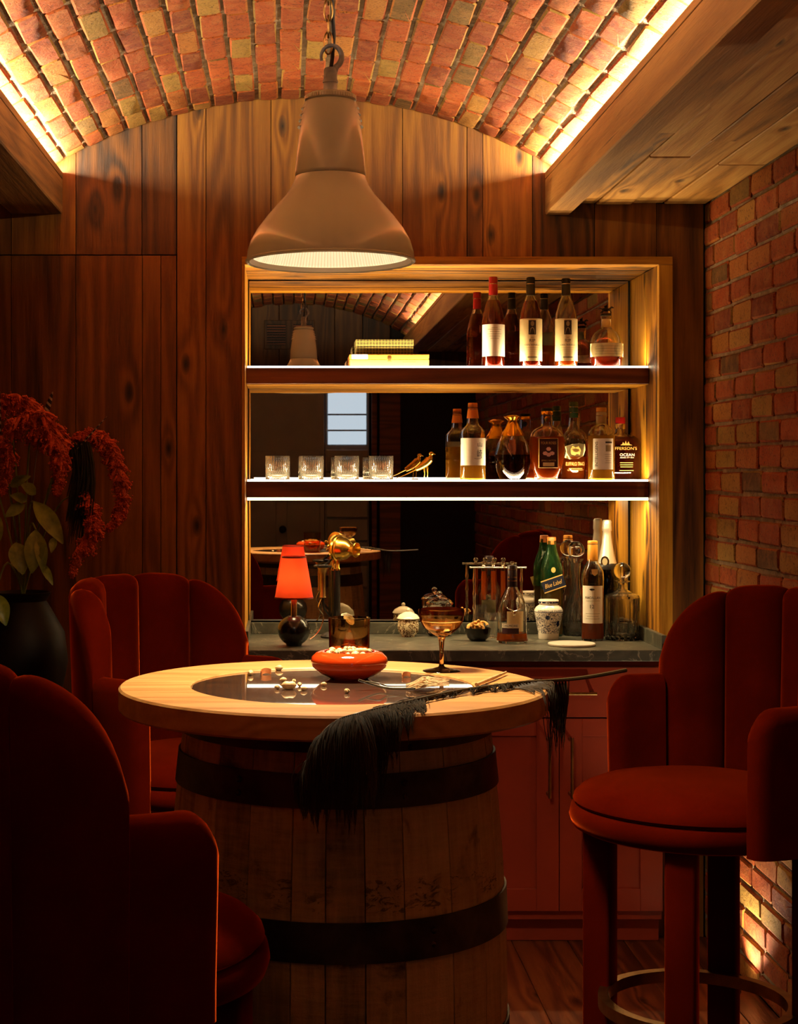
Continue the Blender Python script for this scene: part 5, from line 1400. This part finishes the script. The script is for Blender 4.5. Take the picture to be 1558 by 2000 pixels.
for (px, py, L, lab) in ((489, 1319, .0105, 'pistachio lying alone at the left edge of the glass inset'), (545, 1309, .0105, 'pistachio next to the left orange peel'),
                    (553, 1332, .009, 'loose pistachio behind the middle of the large pale nut'), (541, 1346, .0075, 'leftmost loose pistachio of the cluster beside the large pale nut'), (574, 1334, .0075, 'small pistachio just behind the right end of the large pale nut'),
                    (585, 1341, .008, 'second pistachio from the right in the loose cluster on the glass'), (593, 1349, .008, 'rightmost loose pistachio of the cluster beside the large pale nut'),
                    (632, 1340, .0075, 'loose pistachio touching the foot of the bowl'), (677, 1354, .0085, 'loose pistachio lying in front of the bowl')):
    L *= KT; p = tp(px, py, ZG); nut(p + Vector((0, 0, L * .60)), L, rg, lab, 'loose pistachios on the table')
p = tp(564, 1347, ZG); t = thing('almond', 'large pale nut in the middle of the loose cluster', 'nut', tuple(p), .2); t.scale = (KT, KT, KT)
mb = MB(); P = [(-.017 + .034 * i / 8, 0, .0095) for i in range(9)]; mb.tube(P, [.001, .0065, .0088, .0092, .0082, .0086, .0092, .0068, .001], 12); mb.build('shell', M['nut'], t)
for (px, py, lab, s) in ((522, 1320, 'curled orange peel left of the bowl on the glass', .75), (797, 1325, 'curled orange peel right of the bowl below the coupe', .62)):
    p = tp(px, py, ZG); mb = MB(); vs = []; fs = []; n = 12
    for i in range(n + 1):
        u = i / n; a = -1.2 + 2.6 * u
        for (dz, dr) in ((.001, 0), (.016 * s, .001), (.0155 * s, .0025), (.001, .002)):
            vs.append(((.016 * s + dr) * math.cos(a + 2.2) * 1.0 + .0, (.016 * s + dr) * math.sin(a + 2.2) + .010, dz + .002 * math.sin(5 * u)))
    for i in range(n):
        for q in range(4): fs.append((i*4+q, i*4+(q+1) % 4, (i+1)*4+(q+1) % 4, (i+1)*4+q))
    fs += [(0, 1, 2, 3), (n*4+3, n*4+2, n*4+1, n*4)]
    mb.add(vs, fs); o = mb.build('orange_peel', M['peel'], None, loc=tuple(p - Vector((0, 0, .0004)))); tag(o, lab, 'peel', 'curled orange peels')
# smoky tumbler
p = Vector(((682 - CX) * 3.87 * KT / F, 3.87 * KT, TZ)); k = 3.87 * KT / F; h = zy(1206, 3.87 * KT, TZ)
if (p - Vector((TX, TY, TZ))).length < GR: p.z = ZG
t = thing('smoky_tumbler', 'smoky amber rocks glass standing behind the nut bowl', 'glass', tuple(p))
r = 41 * k
pr = [(r * .92, 0), (r * .95, .003), (r * .96, .036), (r, h)]
vessel(t, pr, M['smoke'], .0022, .012, n=56)
liquid(t, pr, M['amber'], .041, .0022, .012, n=56)
mb = MB(); mb.box(-.016, .014, -.014, .016, .020, .049, .005, Matrix.Rotation(.5, 4, 'Z') @ Matrix.Rotation(.06, 4, 'X'), 2); mb.build('ice_cube', M['glass'], t)
# coupe
Y = 3.80 * KT; k = Y / F; p = Vector(((862 - CX) * k, Y, TZ))
if (p - Vector((TX, TY, TZ))).length < GR + .0: p.z = ZG
zb = p.z
t = thing('coupe_glass', 'smoky stemmed coupe glass half full of golden drink', 'glass', tuple(p))
out = [(37, 1312), (36, 1309), (20, 1306), (6, 1302), (4.2, 1296), (4.0, 1270), (5.5, 1252), (8.5, 1243), (20, 1237), (34, 1226), (42, 1213), (44.5, 1202), (45, 1191)]
op = [(r * k, max(0, zy(y, Y, zb))) for r, y in out]; op[0] = (op[0][0], 0.0)
inn = [((r - 1.3) * k, zy(y - 1.2, Y, zb)) for r, y in ((45, 1190), (44.5, 1202), (42, 1213), (34, 1226), (20, 1236))] + [(0, zy(1238, Y, zb) + .002)]
mb = MB(); mb.lathe([(0, 0)] + op + inn, 56); mb.build('glass_body', M['smoke'], t, ang=60)
lq = [(0, zy(1237, Y, zb) + .0015)] + [((r - .9) * k, zy(y - 1.0, Y, zb)) for r, y in ((19, 1236), (33, 1226), (40.5, 1214.5))] + [(0, zy(1213.5, Y, zb))]
mb = MB(); mb.lathe(lq, 48); mb.build('drink', M['drink'], t, ang=60)

# ------------------------------------------------------------------ black plume and dried sprig
def clampT(v):
    d = Vector((v.x - TX, v.y - TY)); return d.length < TR + .003
qpts = [W(1222, 1309, 3.74 * KT), W(1150, 1322, 3.68 * KT), W(1085, 1329, 3.63 * KT), tp(1020, 1333, TZ + .010), tp(960, 1340, TZ + .010), tp(890, 1350, TZ + .010), tp(820, 1364, TZ + .010), tp(750, 1380, TZ + .010),
        tp(700, 1393, TZ + .009), W(660, 1406, 3.075 * KT), W(628, 1432, 3.06 * KT), W(605, 1475, 3.06 * KT), W(593, 1525, 3.07 * KT)]
Q = catmull(qpts, 10); t = thing('ostrich_plume', 'long black ostrich feather draped over the table edge', 'feather', tuple(qpts[4]))
o0 = Vector(qpts[4]); NQ = len(Q)
mb = MB(); mb.tube([p - o0 for p in Q], [max(.0006, .0044 * (1 - .9 * i / NQ)) for i in range(NQ)], 8); mb.build('quill', M['quill'], t)
rg = random.Random(33)
def strand(s, L, d0, floppy, seg=10):
    p = Q[max(0, min(NQ - 1, int(s * NQ)))].copy(); d = Vector(d0).normalized(); P = [p.copy()]
    for i in range(seg):
        d = (d + Vector((0, 0, -floppy))).normalized(); p = p + d * L / seg
        if clampT(p) and p.z < TZ + .003:
            p.z = TZ + .004; d = Vector((d.x * .6, min(d.y, -.5), 0)).normalized()
        elif p.z < TZ:
            hd = Vector((p.x - TX, p.y - TY)); r = max(1e-6, hd.length)
            if r < TR + .006: hd *= (TR + .006) / r; p.x, p.y = TX + hd.x, TY + hd.y
        P.append(p.copy())
    return P
def clump(mb, s, L, d0, floppy, n, spread):
    P0 = strand(s, L, d0, floppy); seg = len(P0) - 1
    for k in range(n):
        ds = rg.gauss(0, .010); q = Q[max(0, min(NQ - 1, int((s + ds) * NQ)))]
        off = q - P0[0]; j = Vector((rg.gauss(0, spread), rg.gauss(0, spread * .7), rg.gauss(0, spread * .5)))
        cut = rg.uniform(.45, 1.08); P = []
        for i in range(seg + 1):
            u = i / seg * cut; x = u * seg; a = min(seg - 1, int(x)); b = P0[a].lerp(P0[a + 1], x - a)
            w = max(0.0, 1 - u); b = b + off * w ** 1.2 + j * math.sin(PI * min(1, u)) + Vector((rg.gauss(0, .0012), rg.gauss(0, .0012), 0)) * u
            if clampT(b) and TZ - .02 < b.z < TZ + .0015: b.z = TZ + .0015 + rg.uniform(0, .004)
            P.append(b - o0)
        mb.tube(P, [.0010, .0011, .0011, .0010, .0010, .0009, .0008, .0007, .0006, .0005, .0002], 3, cap=False)
mb = MB()
for i in range(64):                                                   # long drooping front fringe
    s = .50 + .49 * (i + rg.random()) / 64; u = (s - .50) / .49
    L = (.075 + .10 * math.sin(PI * min(1, .15 + .8 * u)) * rg.uniform(.5, 1.25)) * (1.0 if u < .9 else .7)
    clump(mb, s, L, (rg.uniform(-.35, .25), -1.0, rg.uniform(-.05, .25)), rg.uniform(.28, .5), 34, .005)
for i in range(40):                                                   # short fluff along the quill on the table top
    s = rg.uniform(.20, .60); clump(mb, s, rg.uniform(.022, .05), (rg.uniform(-.9, -.2), rg.choice((-1, -1, .7)), .3), .22, 22, .003)
for c0, n_, Lm in ((.160, 3, .13), (.178, 4, .17), (.212, 4, .16), (.240, 4, .15), (.262, 3, .12)):   # tufts hanging at the right rim
    for i in range(n_): clump(mb, rg.gauss(c0, .006), Lm * rg.uniform(.6, 1.15), ((.55, -.6, .0) if c0 > .2 else (rg.uniform(-.1, .15), -.35, -.2)), .9, 16, .0025)
b = mb.build('barbs', M['plume'], t, ang=80); b['kind'] = 'stuff'
t = thing('dried_sprig', 'pale dried grass sprig with thin dark twig beside the coupe', 'sprig', tuple(tp(790, 1338, ZG)))
o0 = tp(790, 1338, ZG)
mb = MB(); mb.tube(catmull([tp(700, 1328, ZG + .02) - o0, tp(735, 1339, ZG + .008) - o0, tp(765, 1345, ZG + .006) - o0, tp(810, 1345, TZ + .006) - o0], 6), .0022, 6)
mb.tube(catmull([tp(715, 1331, ZG + .016) - o0, tp(740, 1335, ZG + .016) - o0, tp(758, 1340, ZG + .01) - o0, tp(800, 1340, TZ + .006) - o0], 6), .0014, 6); mb.build('twig', M['quill'], t)
mb = MB()
for i in range(90):
    a = tp(806 + rg.uniform(-14, 10), 1342 + rg.uniform(-5, 4), TZ + .003); bb = tp(870 + rg.uniform(-20, 8), 1331 + rg.uniform(-8, 9), TZ + rg.uniform(.004, .02))
    mb.tube([a - o0, a.lerp(bb, .5) - o0 + Vector((0, 0, rg.uniform(0, .012))), bb - o0], [.0009, .0012, .0004], 4)
mb.build('grass_head', M['dry'], t)['kind'] = 'stuff'
t = thing('dried_stalk', 'short straight pale stalk lying at the right of the table', 'stalk', tuple(tp(955, 1325, TZ))); o0 = tp(955, 1325, TZ)
mb = MB(); mb.tube([tp(930, 1337, TZ + .005) - o0, tp(960, 1325, TZ + .006) - o0, tp(988, 1313, TZ + .006) - o0], [.0035, .004, .0025], 8); mb.build('stem', M['dry'], t)
